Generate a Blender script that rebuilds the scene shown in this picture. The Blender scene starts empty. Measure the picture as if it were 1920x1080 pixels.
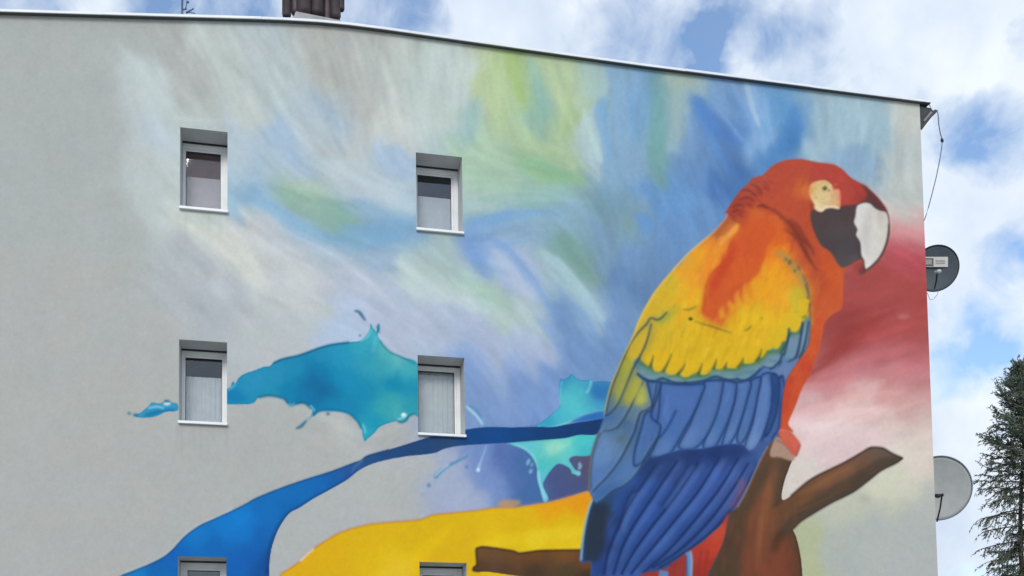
import bpy, bmesh, math, random
import numpy as np
from mathutils import Vector, Matrix

scene = bpy.context.scene
COL = scene.collection
R = math.radians

# ---------------------------------------------------------------- camera
CAM = np.array([0.0, -13.8896, 1.6])
YAW, PITCH, ROLL = 0.2167, 0.0614, -0.0140
F_PX, PPX, PPY = 2000.0, 960.0, 1280.0          # focal length and principal point of a 1920 wide picture
def cam_axes():
    cy, sy = math.cos(YAW), math.sin(YAW); cp, sp = math.cos(PITCH), math.sin(PITCH); cr, sr = math.cos(ROLL), math.sin(ROLL)
    r = np.array([cy, -sy, 0]); f = np.array([sy * cp, cy * cp, sp]); u = np.cross(r, f)
    return cr * r + sr * u, -sr * r + cr * u, f
AX_R, AX_U, AX_F = cam_axes()
cam_data = bpy.data.cameras.new('camera'); cam = bpy.data.objects.new('camera', cam_data); COL.objects.link(cam)
cam.matrix_world = Matrix(((AX_R[0], AX_U[0], -AX_F[0], CAM[0]), (AX_R[1], AX_U[1], -AX_F[1], CAM[1]), (AX_R[2], AX_U[2], -AX_F[2], CAM[2]), (0, 0, 0, 1)))
cam_data.sensor_width = 36; cam_data.lens = F_PX / 1920 * 36
cam_data.shift_y = (PPY - 540) / 1920
cam_data.clip_start = .1; cam_data.clip_end = 5000
scene.camera = cam
scene.cycles.max_bounces = 5; scene.cycles.diffuse_bounces = 3; scene.cycles.glossy_bounces = 3

def ray(px, py):
    d = AX_F + AX_R * (px - PPX) / F_PX - AX_U * (py - PPY) / F_PX
    return d / np.linalg.norm(d)
def at(px, py, Y):
    """surveyed point: where the line of sight through a picture point meets the vertical plane y = Y"""
    d = ray(px, py); return Vector((CAM + d * ((Y - CAM[1]) / d[1])).tolist())
def wall_to_mural(u, v):
    d0, d1, d2 = u - CAM[0], 0 - CAM[1], v - CAM[2]
    w = d0 * AX_F[0] + d1 * AX_F[1] + d2 * AX_F[2]
    return PPX + F_PX * (d0 * AX_R[0] + d1 * AX_R[1] + d2 * AX_R[2]) / w, PPY - F_PX * (d0 * AX_U[0] + d1 * AX_U[1] + d2 * AX_U[2]) / w

# ---------------------------------------------------------------- sky and sun
SUN_EL, SUN_AZ = R(32), R(-18)        # azimuth from the wall's outward normal, towards the left
to_sun = Vector((math.sin(SUN_AZ) * math.cos(SUN_EL), -math.cos(SUN_AZ) * math.cos(SUN_EL), math.sin(SUN_EL)))
world = bpy.data.worlds.new('World'); scene.world = world; world.use_nodes = True
nt = world.node_tree; nt.nodes.clear()
def N(t, **k):
    n = nt.nodes.new(t)
    for a, b in k.items(): setattr(n, a, b)
    return n
def L(a, b): nt.links.new(a, b)
out = N('ShaderNodeOutputWorld'); bgn = N('ShaderNodeBackground'); L(bgn.outputs[0], out.inputs[0])
bgn.inputs[1].default_value = 0.15
sky = N('ShaderNodeTexSky', sky_type='NISHITA'); sky.sun_disc = False; sky.sun_elevation = SUN_EL
sky.sun_rotation = math.atan2(to_sun.x, to_sun.y); sky.air_density = 1.0; sky.dust_density = .4; sky.ozone_density = 2.0
tc = N('ShaderNodeTexCoord')
def noise(scale, detail, rough, off=(0, 0, 0), dist=0.0, stretch=(1, 1, 1)):
    m = N('ShaderNodeMapping'); m.inputs['Location'].default_value = off; m.inputs['Scale'].default_value = stretch
    L(tc.outputs['Generated'], m.inputs['Vector'])
    n = N('ShaderNodeTexNoise'); n.inputs['Scale'].default_value = scale; n.inputs['Detail'].default_value = detail
    n.inputs['Roughness'].default_value = rough; n.inputs['Distortion'].default_value = dist
    L(m.outputs[0], n.inputs['Vector']); return n.outputs['Fac']
def math_(op, a, b=None, clamp=False):
    n = N('ShaderNodeMath', operation=op); n.use_clamp = clamp
    for i, v in enumerate((a, b)):
        if v is None: continue
        if isinstance(v, (int, float)): n.inputs[i].default_value = v
        else: L(v, n.inputs[i])
    return n.outputs[0]
# cloud cover: broken cumulus, with gaps of blue in the directions where they stand
cover = math_('MULTIPLY', math_('SUBTRACT', noise(6.0, 7, .58, (3.1, 1.7, .4), .35), .5), 2.3)
cover = math_('ADD', cover, .76)
cover = math_('ADD', cover, math_('MULTIPLY', math_('SUBTRACT', noise(22.0, 6, .6, (1.3, 4.7, 2.4), .6), .5), 1.6))
wob = N('ShaderNodeTexNoise'); wob.inputs['Scale'].default_value = 16; wob.inputs['Detail'].default_value = 4; L(tc.outputs['Generated'], wob.inputs['Vector'])
ws = N('ShaderNodeVectorMath', operation='SUBTRACT'); L(wob.outputs['Color'], ws.inputs[0]); ws.inputs[1].default_value = (.5, .5, .5)
wm = N('ShaderNodeVectorMath', operation='SCALE'); L(ws.outputs[0], wm.inputs[0]); wm.inputs['Scale'].default_value = .085
wv = N('ShaderNodeVectorMath', operation='ADD'); L(wm.outputs[0], wv.inputs[0]); L(tc.outputs['Generated'], wv.inputs[1])
GAPS = [(15, 5, .030, .7), (110, 12, .018, .55), (290, 8, .028, .8), (420, 14, .03, .45), (500, 20, .028, .6), (700, 28, .034, .6), (790, 45, .028, .6), (1185, 60, .03, .45), (1310, 118, .020, 1.05), (1325, 95, .018, .5), (1335, 60, .024, .42), (1400, 20, .03, .38), (1250, 100, .03, .3), (1480, 75, .022, .35),
        (1840, 240, .034, .85), (1815, 262, .02, .4), (1905, 490, .026, 1.0), (1840, 625, .026, .75), (1815, 690, .030, .3), (1770, 740, .03, .2), (1780, 590, .02, .3), (1860, 1075, .03, .55), (1740, 170, .022, .3), (1890, 60, .03, .2), (1460, 80, .02, .3)]
CLOUDS = [(1000, 20, .055, .5), (900, 60, .03, .3), (1680, 60, .06, .4), (1400, 150, .028, .9), (1880, 130, .04, .4), (1800, 400, .05, .5), (1890, 560, .02, .5), (200, 8, .03, .35), (1850, 900, .06, .4), (1780, 830, .04, .5), (1750, 330, .03, .4), (1800, 1010, .07, .7), (1780, 780, .03, .4), (1760, 960, .04, .4), (1740, 560, .03, .4), (1880, 330, .035, .4), (60, 5, .02, .3), (590, 10, .03, .3), (1560, 60, .05, .4), (1770, 120, .04, .4)]
for k, (lst, sg) in enumerate(((GAPS, -1.0), (CLOUDS, 1.0))):
    for px, py, rad, st in lst:
        d = ray(px, py)
        n = N('ShaderNodeVectorMath', operation='DISTANCE'); L(wv.outputs[0], n.inputs[0]); n.inputs[1].default_value = d.tolist()
        mr = N('ShaderNodeMapRange', interpolation_type='SMOOTHSTEP'); L(n.outputs['Value'], mr.inputs['Value'])
        mr.inputs['From Min'].default_value = rad * .0; mr.inputs['From Max'].default_value = rad * 1.75
        mr.inputs['To Min'].default_value = sg * st * .95; mr.inputs['To Max'].default_value = 0
        cover = math_('ADD', cover, mr.outputs[0])
cover = math_('ADD', math_('MULTIPLY', math_('ADD', cover, 0.0, clamp=True), .92), .08)
shade = noise(9.0, 5, .55, (7.3, 2.2, 5.1))
cr = N('ShaderNodeValToRGB'); L(shade, cr.inputs[0])
cr.color_ramp.elements[0].position = .32; cr.color_ramp.elements[0].color = (.58, .68, .84, 1)
cr.color_ramp.elements[1].position = .66; cr.color_ramp.elements[1].color = (.84, .91, .98, 1)
cs = N('ShaderNodeVectorMath', operation='SCALE'); L(cr.outputs[0], cs.inputs[0]); CLOUD_GAIN = cs.inputs['Scale']
CLOUD_GAIN.default_value = 6.7
skt = N('ShaderNodeVectorMath', operation='MULTIPLY'); L(sky.outputs[0], skt.inputs[0]); SKY_TINT = skt.inputs[1]
SKY_TINT.default_value = (1.08, 1.2, 1.28)
mx = N('ShaderNodeMix', data_type='RGBA'); L(cover, mx.inputs['Factor']); L(skt.outputs[0], mx.inputs['A']); L(cs.outputs[0], mx.inputs['B'])
L(mx.outputs['Result'], bgn.inputs[0])

sun_data = bpy.data.lights.new('sun', 'SUN'); sun = bpy.data.objects.new('sun', sun_data); COL.objects.link(sun)
sun_data.energy = 1.5; sun_data.angle = R(24); sun_data.color = (1.0, .965, .92)
sun.location = (-10, -20, 30); sun.rotation_euler = to_sun.to_track_quat('Z', 'Y').to_euler()

vs = scene.view_settings
vs.view_transform = 'Standard'; vs.look = 'None'; vs.gamma = 1.0; vs.use_curve_mapping = False
vs.exposure = 0.12
WALL_LIGHT = (0.945, 1.0, 1.065)       # light on the wall: paint colours are given as they look under it
# ---------------------------------------------------------------- painted mural (procedural 2-D painter)
# Canvas units: mural units (mu); 1 mu is about 7 mm on the wall.
CX0, CY0, CW, CH = -300, -20, 2100, 1400
rng = np.random.default_rng(7)

def gauss(a, s):
    if s <= 0.3: return a
    w = max(1, int(round(math.sqrt(4 * s * s + 1) / 2)))
    for _ in range(3):
        for ax in (0, 1):
            p = np.pad(a, [(w + 1, w) if i == ax else (0, 0) for i in range(a.ndim)], mode='edge')
            c = np.cumsum(p, axis=ax, dtype=np.float64)
            n = 2 * w + 1
            a = ((c[n:] - c[:-n]) if ax == 0 else (c[:, n:] - c[:, :-n])) / n
    return a.astype(np.float32)

def vnoise(h, w, cell, seed, stretch=(1, 1)):
    r = np.random.default_rng(seed)
    gh, gw = int(h / (cell * stretch[1])) + 3, int(w / (cell * stretch[0])) + 3
    g = r.random((gh, gw), dtype=np.float32)
    y = np.arange(h) / (cell * stretch[1]); x = np.arange(w) / (cell * stretch[0])
    yi, xi = y.astype(int), x.astype(int)
    fy, fx = y - yi, x - xi
    fy = (fy * fy * (3 - 2 * fy))[:, None]; fx = (fx * fx * (3 - 2 * fx))[None]
    a = g[yi][:, xi]; b = g[yi][:, xi + 1]; c = g[yi + 1][:, xi]; d = g[yi + 1][:, xi + 1]
    return ((a * (1 - fx) + b * fx) * (1 - fy) + (c * (1 - fx) + d * fx) * fy).astype(np.float32) * 2 - 1

def fbm(h, w, cell, seed, n=3, stretch=(1, 1)):
    o = 0; amp = 1; t = 0
    for i in range(n):
        o = o + amp * vnoise(h, w, cell / 2 ** i, seed + i, stretch); t += amp; amp *= .55
    return o / t

def spline(pts, closed=True, n=6):
    P = np.asarray(pts, float); m = len(P)
    if m < 3: return P
    out = []
    for i in range(m if closed else m - 1):
        if closed: p0, p1, p2, p3 = P[(i - 1) % m], P[i], P[(i + 1) % m], P[(i + 2) % m]
        else: p0, p1, p2, p3 = P[max(i - 1, 0)], P[i], P[i + 1], P[min(i + 2, m - 1)]
        t = np.linspace(0, 1, n, endpoint=False)[:, None]
        out.append(.5 * (2 * p1 + (p2 - p0) * t + (2 * p0 - 5 * p1 + 4 * p2 - p3) * t * t + (3 * p1 - p0 - 3 * p2 + p3) * t ** 3))
    if not closed: out.append(P[-1:])
    return np.vstack(out)

class Canvas:
    def __init__(s):
        s.c = np.zeros((CH, CW, 3), np.float32); s.lab = np.zeros((CH, CW), np.uint8)

    def mask(s, poly, pad=0):
        """antialiased coverage of a polygon -> (slice_y, slice_x, mask)"""
        P = np.asarray(poly, float) - (CX0, CY0)
        x0 = int(max(0, math.floor(P[:, 0].min()) - pad - 1)); x1 = int(min(CW, math.ceil(P[:, 0].max()) + pad + 2))
        y0 = int(max(0, math.floor(P[:, 1].min()) - pad - 1)); y1 = int(min(CH, math.ceil(P[:, 1].max()) + pad + 2))
        if x1 <= x0 or y1 <= y0: return None
        W, H = x1 - x0, y1 - y0
        S = 4
        acc = np.zeros((H, W + 2), np.float64)
        Q = np.roll(P, -1, axis=0)
        for (ax, ay), (bx, by) in zip(P, Q):
            if ay == by: continue
            sg = 1.0
            if ay > by: ax, ay, bx, by = bx, by, ax, ay; sg = -1.0
            k0 = max(0, math.ceil((ay - y0) * S - .5)); k1 = min(H * S - 1, math.ceil((by - y0) * S - .5) - 1)
            if k1 < k0: continue
            k = np.arange(k0, k1 + 1)
            yy = y0 + (k + .5) / S
            xx = np.clip(ax + (yy - ay) * (bx - ax) / (by - ay) - x0, 0, W)
            xi = xx.astype(int); fr = xx - xi
            np.add.at(acc, (k // S, xi), sg * (1 - fr) / S)
            np.add.at(acc, (k // S, xi + 1), sg * fr / S)
        m = np.clip(np.abs(np.cumsum(acc, axis=1)[:, :W]), 0, 1).astype(np.float32)
        return slice(y0, y1), slice(x0, x1), m

    def blend(s, M, col, alpha=1., label=None):
        sy, sx, m = M
        a = (m * alpha)[..., None]
        col = np.asarray(col, np.float32)
        if col.ndim == 3: col = col[sy, sx]
        else: col = col / 255.
        s.c[sy, sx] = s.c[sy, sx] * (1 - a) + col * a
        if label is not None: s.lab[sy, sx][m > .5] = label

    def fill(s, pts, col, alpha=1., soft=0, smooth=True, label=None, clip=None, n=6):
        P = spline(pts, True, n) if smooth else pts
        M = s.mask(P, int(soft * 3) + 1)
        if M is None: return
        sy, sx, m = M
        if soft: m = gauss(m, soft)
        if clip is not None: m = m * clip[sy, sx]
        s.blend((sy, sx, m), col, alpha, label)

    def stroke(s, pts, w, col, alpha=1., soft=0, taper=(0, 0), clip=None, label=None, n=6):
        P = spline(pts, False, n)
        d = np.gradient(P, axis=0); d /= np.linalg.norm(d, axis=1)[:, None] + 1e-9
        nrm = np.stack([-d[:, 1], d[:, 0]], 1)
        t = np.linspace(0, 1, len(P))
        W = np.full(len(P), float(w)) if np.isscalar(w) else np.interp(t, np.linspace(0, 1, len(w)), w)
        if taper[0]: W = W * np.clip(t / taper[0], .12, 1)
        if taper[1]: W = W * np.clip((1 - t) / taper[1], .12, 1)
        poly = np.vstack([P + nrm * W[:, None] / 2, (P - nrm * W[:, None] / 2)[::-1]])
        s.fill(poly, col, alpha, soft, smooth=False, clip=clip, label=label)

    def dot(s, x, y, rx, ry, col, alpha=1., soft=0, clip=None, rot=0):
        t = np.linspace(0, 2 * math.pi, 20, endpoint=False)
        a, b = rx * np.cos(t), ry * np.sin(t)
        c, q = math.cos(rot), math.sin(rot)
        s.fill(np.stack([x + a * c - b * q, y + a * q + b * c], 1), col, alpha, soft, smooth=False, clip=clip)

    def full(s, pts, smooth=True, soft=0):
        o = np.zeros((CH, CW), np.float32)
        M = s.mask(spline(pts) if smooth else pts, int(soft * 3) + 1)
        o[M[0], M[1]] = gauss(M[2], soft) if soft else M[2]
        return o

def field(points, warp=0, cell=60, seed=1, p=1.8, s0=14, res=4, bounds=None):
    """colour field interpolated between control colours, with brushy warped transitions"""
    A = np.asarray(points, np.float32)
    x0, y0, x1, y1 = bounds or (CX0, CY0, CX0 + CW, CY0 + CH)
    gx = np.arange(x0, x1 + res, res, dtype=np.float32); gy = np.arange(y0, y1 + res, res, dtype=np.float32)
    num = np.zeros((len(gy), len(gx), 3), np.float32); den = np.zeros((len(gy), len(gx)), np.float32)
    for x, y, r, g, b in A:
        w = 1. / (((gx - x) ** 2)[None] + ((gy - y) ** 2)[:, None] + s0 * s0) ** p
        w *= 1e6; den += w
        num += w[..., None] * np.array([r, g, b], np.float32)
    G = num / den[..., None] / 255.
    h, w = int(y1 - y0), int(x1 - x0)
    yy, xx = np.mgrid[0:h, 0:w].astype(np.float32)
    if warp:
        xx = xx + warp * fbm(h, w, cell, seed); yy = yy + warp * fbm(h, w, cell, seed + 50)
    xx = np.clip(xx / res, 0, len(gx) - 1.001); yy = np.clip(yy / res, 0, len(gy) - 1.001)
    xi, yi = xx.astype(int), yy.astype(int); fx, fy = (xx - xi)[..., None], (yy - yi)[..., None]
    o = (G[yi, xi] * (1 - fx) + G[yi, xi + 1] * fx) * (1 - fy) + (G[yi + 1, xi] * (1 - fx) + G[yi + 1, xi + 1] * fx) * fy
    if bounds is None: return o
    f = np.zeros((CH, CW, 3), np.float32)
    a, b = int(y0 - CY0), int(x0 - CX0)
    hh, ww = min(h, CH - a), min(w, CW - b)
    f[a:a + hh, b:b + ww] = o[:hh, :ww]
    return f

def Z(c, r, *v):
    """points written in quarter units of one of 4 x 4 tiles of the mural"""
    v = np.asarray(v, float).reshape(-1, 2)
    return np.stack([480 * c + v[:, 0] / 4, 270 * r + v[:, 1] / 4], 1)

def cat(*a): return np.vstack(a)

def paint_mural():
    K = Canvas()
    G = (173, 178, 176)
    bg = []
    def B(r, g, b, *xy):
        for i in range(0, len(xy), 2): bg.append((xy[i], xy[i + 1], r, g, b))
    # bare render, left and below
    B(170, 178, 177, -280, 60, -280, 300, -100, 60, -100, 300, 20, 60, 60, 120, 130, 70, 20, 200, 100, 220, 180, 160, 190, 230, 20, 330, 120, 320, 200, 300, 30, 420, 130, 420, 210, 380, 240, 440)
    B(174, 178, 176, -280, 600, -280, 900, -280, 1200, -100, 600, -100, 900, -100, 1200, 40, 520, 130, 520, 220, 510, 40, 620, 140, 620, 240, 620, 300, 600, 40, 740, 150, 740, 230, 700, 290, 690, 40, 860, 150, 860, 260, 850, 360, 860, 450, 850, 60, 980, 180, 980, 280, 940, 60, 1080, 160, 1080, 380, 920, 520, 860, 600, 840, 300, 810, 220, 800, 480, 800, 560, 800, 640, 820, 720, 810, 100, 1250, 300, 1250)
    B(171, 180, 187, 350, 480, 380, 520, 400, 580, 330, 540, 450, 560)
    # top left
    B(170, 177, 174, 240, 60, 300, 70, 330, 100, 360, 150, 330, 50, 350, 190)
    B(186, 199, 199, 262, 140, 285, 165, 300, 190, 310, 210)
    B(184, 197, 194, 378, 62, 392, 95, 415, 140, 440, 190, 455, 215)
    B(175, 187, 183, 400, 70, 430, 110, 370, 210, 400, 215)
    B(178, 193, 197, 470, 60, 480, 120, 500, 80, 520, 130, 545, 170, 510, 190)
    B(182, 193, 190, 470, 170, 480, 215)
    B(182, 199, 211, 300, 225, 320, 250, 310, 275)
    B(168, 190, 207, 440, 245, 470, 265, 450, 290)
    B(183, 195, 194, 265, 300, 300, 310, 300, 350, 320, 380, 270, 350, 290, 390)
    # top middle
    B(174, 179, 175, 580, 70, 600, 110, 620, 150, 650, 70, 700, 80, 670, 180, 680, 220, 640, 120, 600, 60)
    B(181, 191, 186, 680, 120, 720, 110, 760, 90, 700, 150, 740, 180)
    B(189, 196, 192, 710, 240, 730, 210, 745, 250, 700, 265, 760, 270)
    B(185, 201, 198, 820, 100, 850, 95, 830, 150, 860, 170, 850, 210, 880, 120, 800, 220)
    B(176, 192, 189, 780, 150, 790, 100, 770, 200)
    B(158, 185, 210, 505, 245, 530, 255, 545, 285, 560, 310, 520, 275)
    B(162, 182, 198, 600, 205, 620, 225, 640, 245, 590, 180)
    B(176, 192, 200, 570, 240, 600, 265, 480, 240)
    B(179, 190, 192, 600, 285, 640, 290, 680, 280, 620, 320, 660, 330)
    B(178, 198, 148, 905, 120, 900, 150, 915, 190)
    B(160, 188, 128, 950, 105, 955, 130, 965, 160, 975, 190)
    B(172, 195, 145, 925, 215, 945, 230, 935, 160)
    B(161, 194, 165, 905, 265, 900, 290, 890, 310, 930, 300, 925, 250)
    B(148, 186, 190, 885, 235, 890, 210)
    # top right sweep
    B(142, 182, 166, 1003, 155, 1010, 180, 1015, 205, 1000, 230, 990, 250)
    B(174, 196, 152, 1030, 130, 1040, 160, 1050, 190, 1070, 130, 1080, 170, 1010, 115)
    B(160, 188, 132, 1070, 200, 1080, 225, 1060, 240)
    B(167, 194, 150, 960, 240, 970, 270, 1000, 280, 1040, 270, 1060, 290, 1020, 290)
    B(158, 189, 187, 1105, 130, 1120, 150, 1110, 180, 1125, 190)
    B(171, 196, 205, 1095, 240, 1100, 270, 1105, 290, 1115, 305)
    B(126, 167, 203, 1150, 140, 1160, 180, 1140, 220, 1170, 230, 1150, 270, 1160, 300, 1180, 160, 1190, 280, 1195, 310)
    B(110, 160, 206, 1205, 150, 1203, 190, 1200, 230, 1190, 200)
    B(113, 161, 160, 1230, 190, 1235, 230, 1230, 260, 1228, 290, 1235, 310, 1222, 150)
    B(155, 178, 166, 1245, 145, 1270, 150, 1290, 150, 1255, 170)
    B(146, 176, 186, 1280, 190, 1270, 220, 1265, 250, 1310, 160, 1260, 285)
    B(112, 156, 206, 1345, 155, 1365, 160, 1380, 185, 1350, 185)
    B(84, 130, 193, 1310, 195, 1320, 220, 1340, 235, 1360, 250, 1380, 240, 1390, 260, 1340, 270, 1370, 280)
    B(112, 155, 206, 1300, 250, 1400, 200, 1290, 280)
    B(128, 170, 214, 1420, 180, 1430, 210, 1440, 250, 1420, 260, 1405, 285)
    B(93, 155, 212, 1455, 175, 1470, 190, 1475, 220, 1450, 210)
    B(75, 131, 192, 1490, 240, 1480, 260, 1495, 225, 1455, 270, 1440, 290, 1450, 300)
    B(151, 183, 200, 1530, 180, 1540, 210, 1550, 250, 1560, 190, 1520, 260, 1580, 230, 1540, 290)
    B(160, 192, 206, 1600, 190, 1610, 230, 1590, 260)
    B(147, 180, 196, 1640, 200, 1650, 230, 1660, 260, 1630, 250)
    B(192, 199, 192, 1700, 205, 1710, 230, 1705, 250, 1718, 210)
    B(176, 188, 188, 1690, 280, 1710, 300, 1670, 300, 1720, 260)
    B(130, 167, 199, 1590, 290, 1610, 310, 1620, 290, 1640, 320, 1570, 300, 1600, 325)
    B(183, 192, 188, 1660, 340, 1690, 340, 1710, 360, 1670, 370, 1720, 340, 1680, 385)
    # middle left
    B(155, 186, 211, 450, 320, 440, 340, 475, 315)
    B(166, 192, 205, 500, 300, 490, 330, 505, 320)
    B(126, 171, 206, 440, 365, 470, 370, 450, 390, 490, 375)
    B(140, 180, 210, 500, 385, 520, 400, 540, 415)
    B(188, 200, 196, 330, 410, 370, 410, 400, 420, 350, 420)
    B(200, 206, 200, 410, 440, 430, 455, 450, 475, 465, 500, 440, 440, 480, 520)
    B(194, 200, 198, 460, 425, 480, 440, 490, 470, 500, 500)
    B(165, 191, 176, 545, 345, 560, 355, 580, 360, 600, 350)
    B(138, 174, 158, 540, 365, 570, 385, 600, 395, 620, 400, 610, 415)
    B(122, 168, 166, 640, 405, 650, 420, 660, 430, 640, 435, 620, 430)
    B(130, 171, 202, 690, 400, 710, 415, 740, 420, 690, 430, 720, 440, 765, 415, 600, 440, 575, 430, 555, 420, 630, 450, 765, 440)
    B(152, 180, 207, 690, 465, 720, 470, 705, 500, 730, 490, 640, 465)
    B(180, 198, 210, 740, 370, 720, 350, 765, 385, 700, 370, 680, 350, 760, 355)
    B(172, 192, 205, 650, 360, 630, 345, 615, 335, 680, 385)
    B(158, 184, 211, 720, 295, 740, 310, 765, 300, 755, 325, 770, 315)
    B(184, 192, 200, 500, 445, 530, 455, 520, 480, 560, 470, 500, 480)
    B(190, 197, 200, 560, 500, 590, 520, 540, 520, 520, 545, 600, 540, 560, 560)
    B(178, 189, 210, 630, 500, 660, 520, 620, 490, 690, 540, 660, 545)
    B(183, 193, 196, 500, 560, 520, 600, 490, 630, 540, 640, 560, 600, 590, 590)
    # below window, centre
    B(160, 186, 186, 790, 460, 820, 465, 850, 460, 810, 490, 840, 490)
    B(182, 201, 200, 752, 490, 760, 510, 775, 530, 790, 545)
    B(166, 192, 188, 800, 510, 830, 520, 870, 505, 900, 520, 860, 530)
    B(180, 200, 203, 830, 555, 860, 570, 890, 580, 800, 565)
    B(164, 195, 180, 910, 550, 930, 560, 940, 580, 890, 545, 955, 590)
    B(161, 194, 172, 885, 330, 910, 345, 940, 320, 950, 345)
    B(160, 191, 186, 890, 380, 920, 375, 950, 370, 880, 395)
    B(124, 165, 206, 890, 415, 920, 410, 950, 405, 920, 430, 890, 430)
    B(119, 155, 206, 885, 455, 890, 480, 905, 470)
    B(152, 178, 211, 930, 470, 950, 490, 940, 515, 960, 500, 920, 455)
    B(170, 184, 209, 720, 560, 750, 580, 780, 600, 740, 600, 800, 610, 820, 590, 690, 580, 760, 630, 830, 640, 860, 620)
    B(170, 192, 220, 650, 600, 640, 615, 660, 625, 620, 625)
    B(166, 182, 212, 900, 610, 920, 630, 880, 630, 940, 640, 870, 600)
    B(138, 168, 215, 890, 670, 910, 690, 930, 680, 950, 690)
    B(116, 150, 206, 900, 730, 930, 750, 950, 730, 960, 770, 900, 770, 880, 700)
    # centre right
    B(142, 186, 146, 980, 305, 1010, 310, 1040, 320, 1070, 320, 1030, 330)
    B(138, 180, 174, 970, 350, 1000, 355, 1040, 350, 1030, 370, 980, 380, 1060, 345, 1070, 370, 1000, 385)
    B(115, 155, 176, 1110, 350, 1130, 360, 1110, 380, 1150, 380, 1170, 395, 1130, 395)
    B(124, 166, 200, 1160, 330, 1180, 345, 1140, 330)
    B(97, 141, 196, 1290, 310, 1310, 330, 1330, 310, 1270, 310, 1280, 330)
    B(70, 116, 184, 1370, 345, 1360, 365, 1350, 340, 1340, 360, 1380, 320)
    B(96, 150, 210, 1220, 350, 1250, 370, 1280, 390, 1240, 400, 1300, 370, 1210, 380)
    B(98, 143, 198, 1300, 400, 1320, 410, 1260, 430, 1280, 450, 1240, 460, 1330, 390)
    B(130, 170, 200, 980, 410, 1020, 405, 1060, 410, 1000, 430, 1090, 405, 970, 440)
    B(118, 158, 154, 1040, 455, 1060, 460, 1080, 475, 1095, 500, 1070, 450, 1090, 480, 1105, 520)
    B(120, 158, 166, 1180, 425)
    B(112, 152, 186, 1130, 440, 1140, 470, 1120, 490, 1150, 460, 1200, 420, 1130, 420)
    B(92, 132, 182, 1170, 510, 1200, 520, 1220, 500, 1180, 535, 1150, 530, 1215, 540)
    B(105, 145, 192, 1200, 460, 1210, 490, 1180, 480)
    B(160, 180, 212, 975, 480, 985, 505, 1000, 520, 970, 530)
    B(152, 186, 196, 1020, 475, 1040, 490, 1060, 515, 1075, 535, 1040, 520, 1085, 550)
    B(150, 184, 205, 1095, 560, 1110, 580, 1125, 595, 1105, 570)
    B(166, 190, 200, 970, 560, 985, 580, 975, 600, 1000, 590)
    B(166, 184, 215, 980, 630, 1000, 650, 1010, 670, 990, 665, 1020, 640)
    B(104, 144, 199, 1060, 600, 1080, 630, 1100, 640, 1130, 620, 1150, 600, 1060, 650, 1090, 670, 1130, 660, 1040, 700, 1150, 570, 1050, 570, 1160, 640, 1110, 690)
    B(112, 150, 210, 980, 720, 1000, 750, 1020, 730, 980, 770, 1010, 770, 1030, 690)
    # below the ribbon
    B(175, 180, 180, 640, 930, 680, 920, 720, 900, 760, 890, 620, 960, 700, 960, 760, 950, 580, 1000, 540, 1040, 700, 940, 790, 870)
    B(160, 174, 205, 830, 870, 850, 890, 840, 920, 870, 920, 860, 940, 900, 940, 820, 900)
    B(112, 144, 206, 900, 860, 915, 880, 910, 905, 930, 900, 940, 930)
    B(80, 112, 182, 945, 850, 955, 880, 950, 860, 965, 905)
    B(64, 110, 176, 975, 860, 985, 880, 990, 910, 980, 925, 1000, 930)
    B(70, 86, 140, 1040, 890, 1060, 900, 1050, 920, 1035, 860, 1090, 900, 1080, 910)
    B(86, 80, 108, 1098, 880, 1100, 900)
    # red haze behind the bird
    B(206, 190, 184, 1690, 395, 1715, 392, 1675, 395)
    B(206, 165, 164, 1700, 412, 1675, 412, 1725, 415)
    B(203, 128, 132, 1690, 432, 1720, 440, 1675, 430)
    B(196, 100, 108, 1690, 455, 1722, 465)
    B(186, 72, 82, 1680, 480, 1705, 490, 1728, 500)
    B(173, 70, 68, 1620, 530, 1660, 520, 1700, 530, 1720, 560, 1640, 560, 1680, 570, 1600, 560, 1730, 535)
    B(165, 64, 62, 1590, 600, 1620, 600, 1570, 620, 1650, 600, 1600, 630)
    B(172, 76, 76, 1690, 600, 1725, 600, 1720, 625, 1670, 625)
    B(152, 62, 59, 1555, 640, 1560, 670, 1545, 680, 1575, 650, 1535, 690)
    B(188, 98, 104, 1620, 660, 1660, 650, 1700, 660, 1730, 660, 1640, 680)
    B(202, 118, 126, 1580, 690, 1610, 690, 1560, 705, 1690, 690, 1730, 690)
    B(200, 126, 128, 1650, 705, 1700, 710, 1735, 715)
    B(216, 168, 166, 1600, 725, 1620, 735, 1590, 740)
    B(205, 135, 138, 1540, 720, 1525, 735, 1560, 725)
    B(206, 148, 146, 1690, 740, 1735, 745, 1660, 735)
    B(222, 187, 182, 1620, 755, 1590, 765, 1640, 770, 1560, 760)
    B(214, 168, 170, 1510, 755, 1500, 770)
    B(226, 202, 202, 1500, 790, 1530, 795, 1560, 790, 1580, 800)
    B(206, 162, 158, 1720, 775, 1690, 765)
    B(210, 190, 184, 1700, 805, 1735, 800, 1660, 795)
    B(222, 193, 195, 1520, 830, 1560, 830, 1600, 820, 1640, 815, 1540, 860, 1580, 850)
    B(214, 204, 193, 1700, 840, 1730, 850, 1735, 830, 1720, 880, 1690, 830)
    B(214, 204, 196, 1500, 880, 1520, 870, 1490, 900)
    B(205, 206, 182, 1690, 890, 1660, 910, 1700, 920, 1670, 930, 1640, 920)
    B(187, 191, 174, 1620, 950, 1590, 950, 1660, 950, 1570, 965, 1690, 945)
    B(178, 184, 180, 1740, 930, 1730, 960)
    B(172, 180, 178, 1600, 1000, 1650, 1000, 1700, 1000, 1740, 1010, 1600, 1060, 1680, 1060, 1740, 1070, 1560, 1050, 1560, 1010, 1650, 1200, 1740, 1200, 1560, 1200, 1640, 970, 1700, 970)
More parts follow.
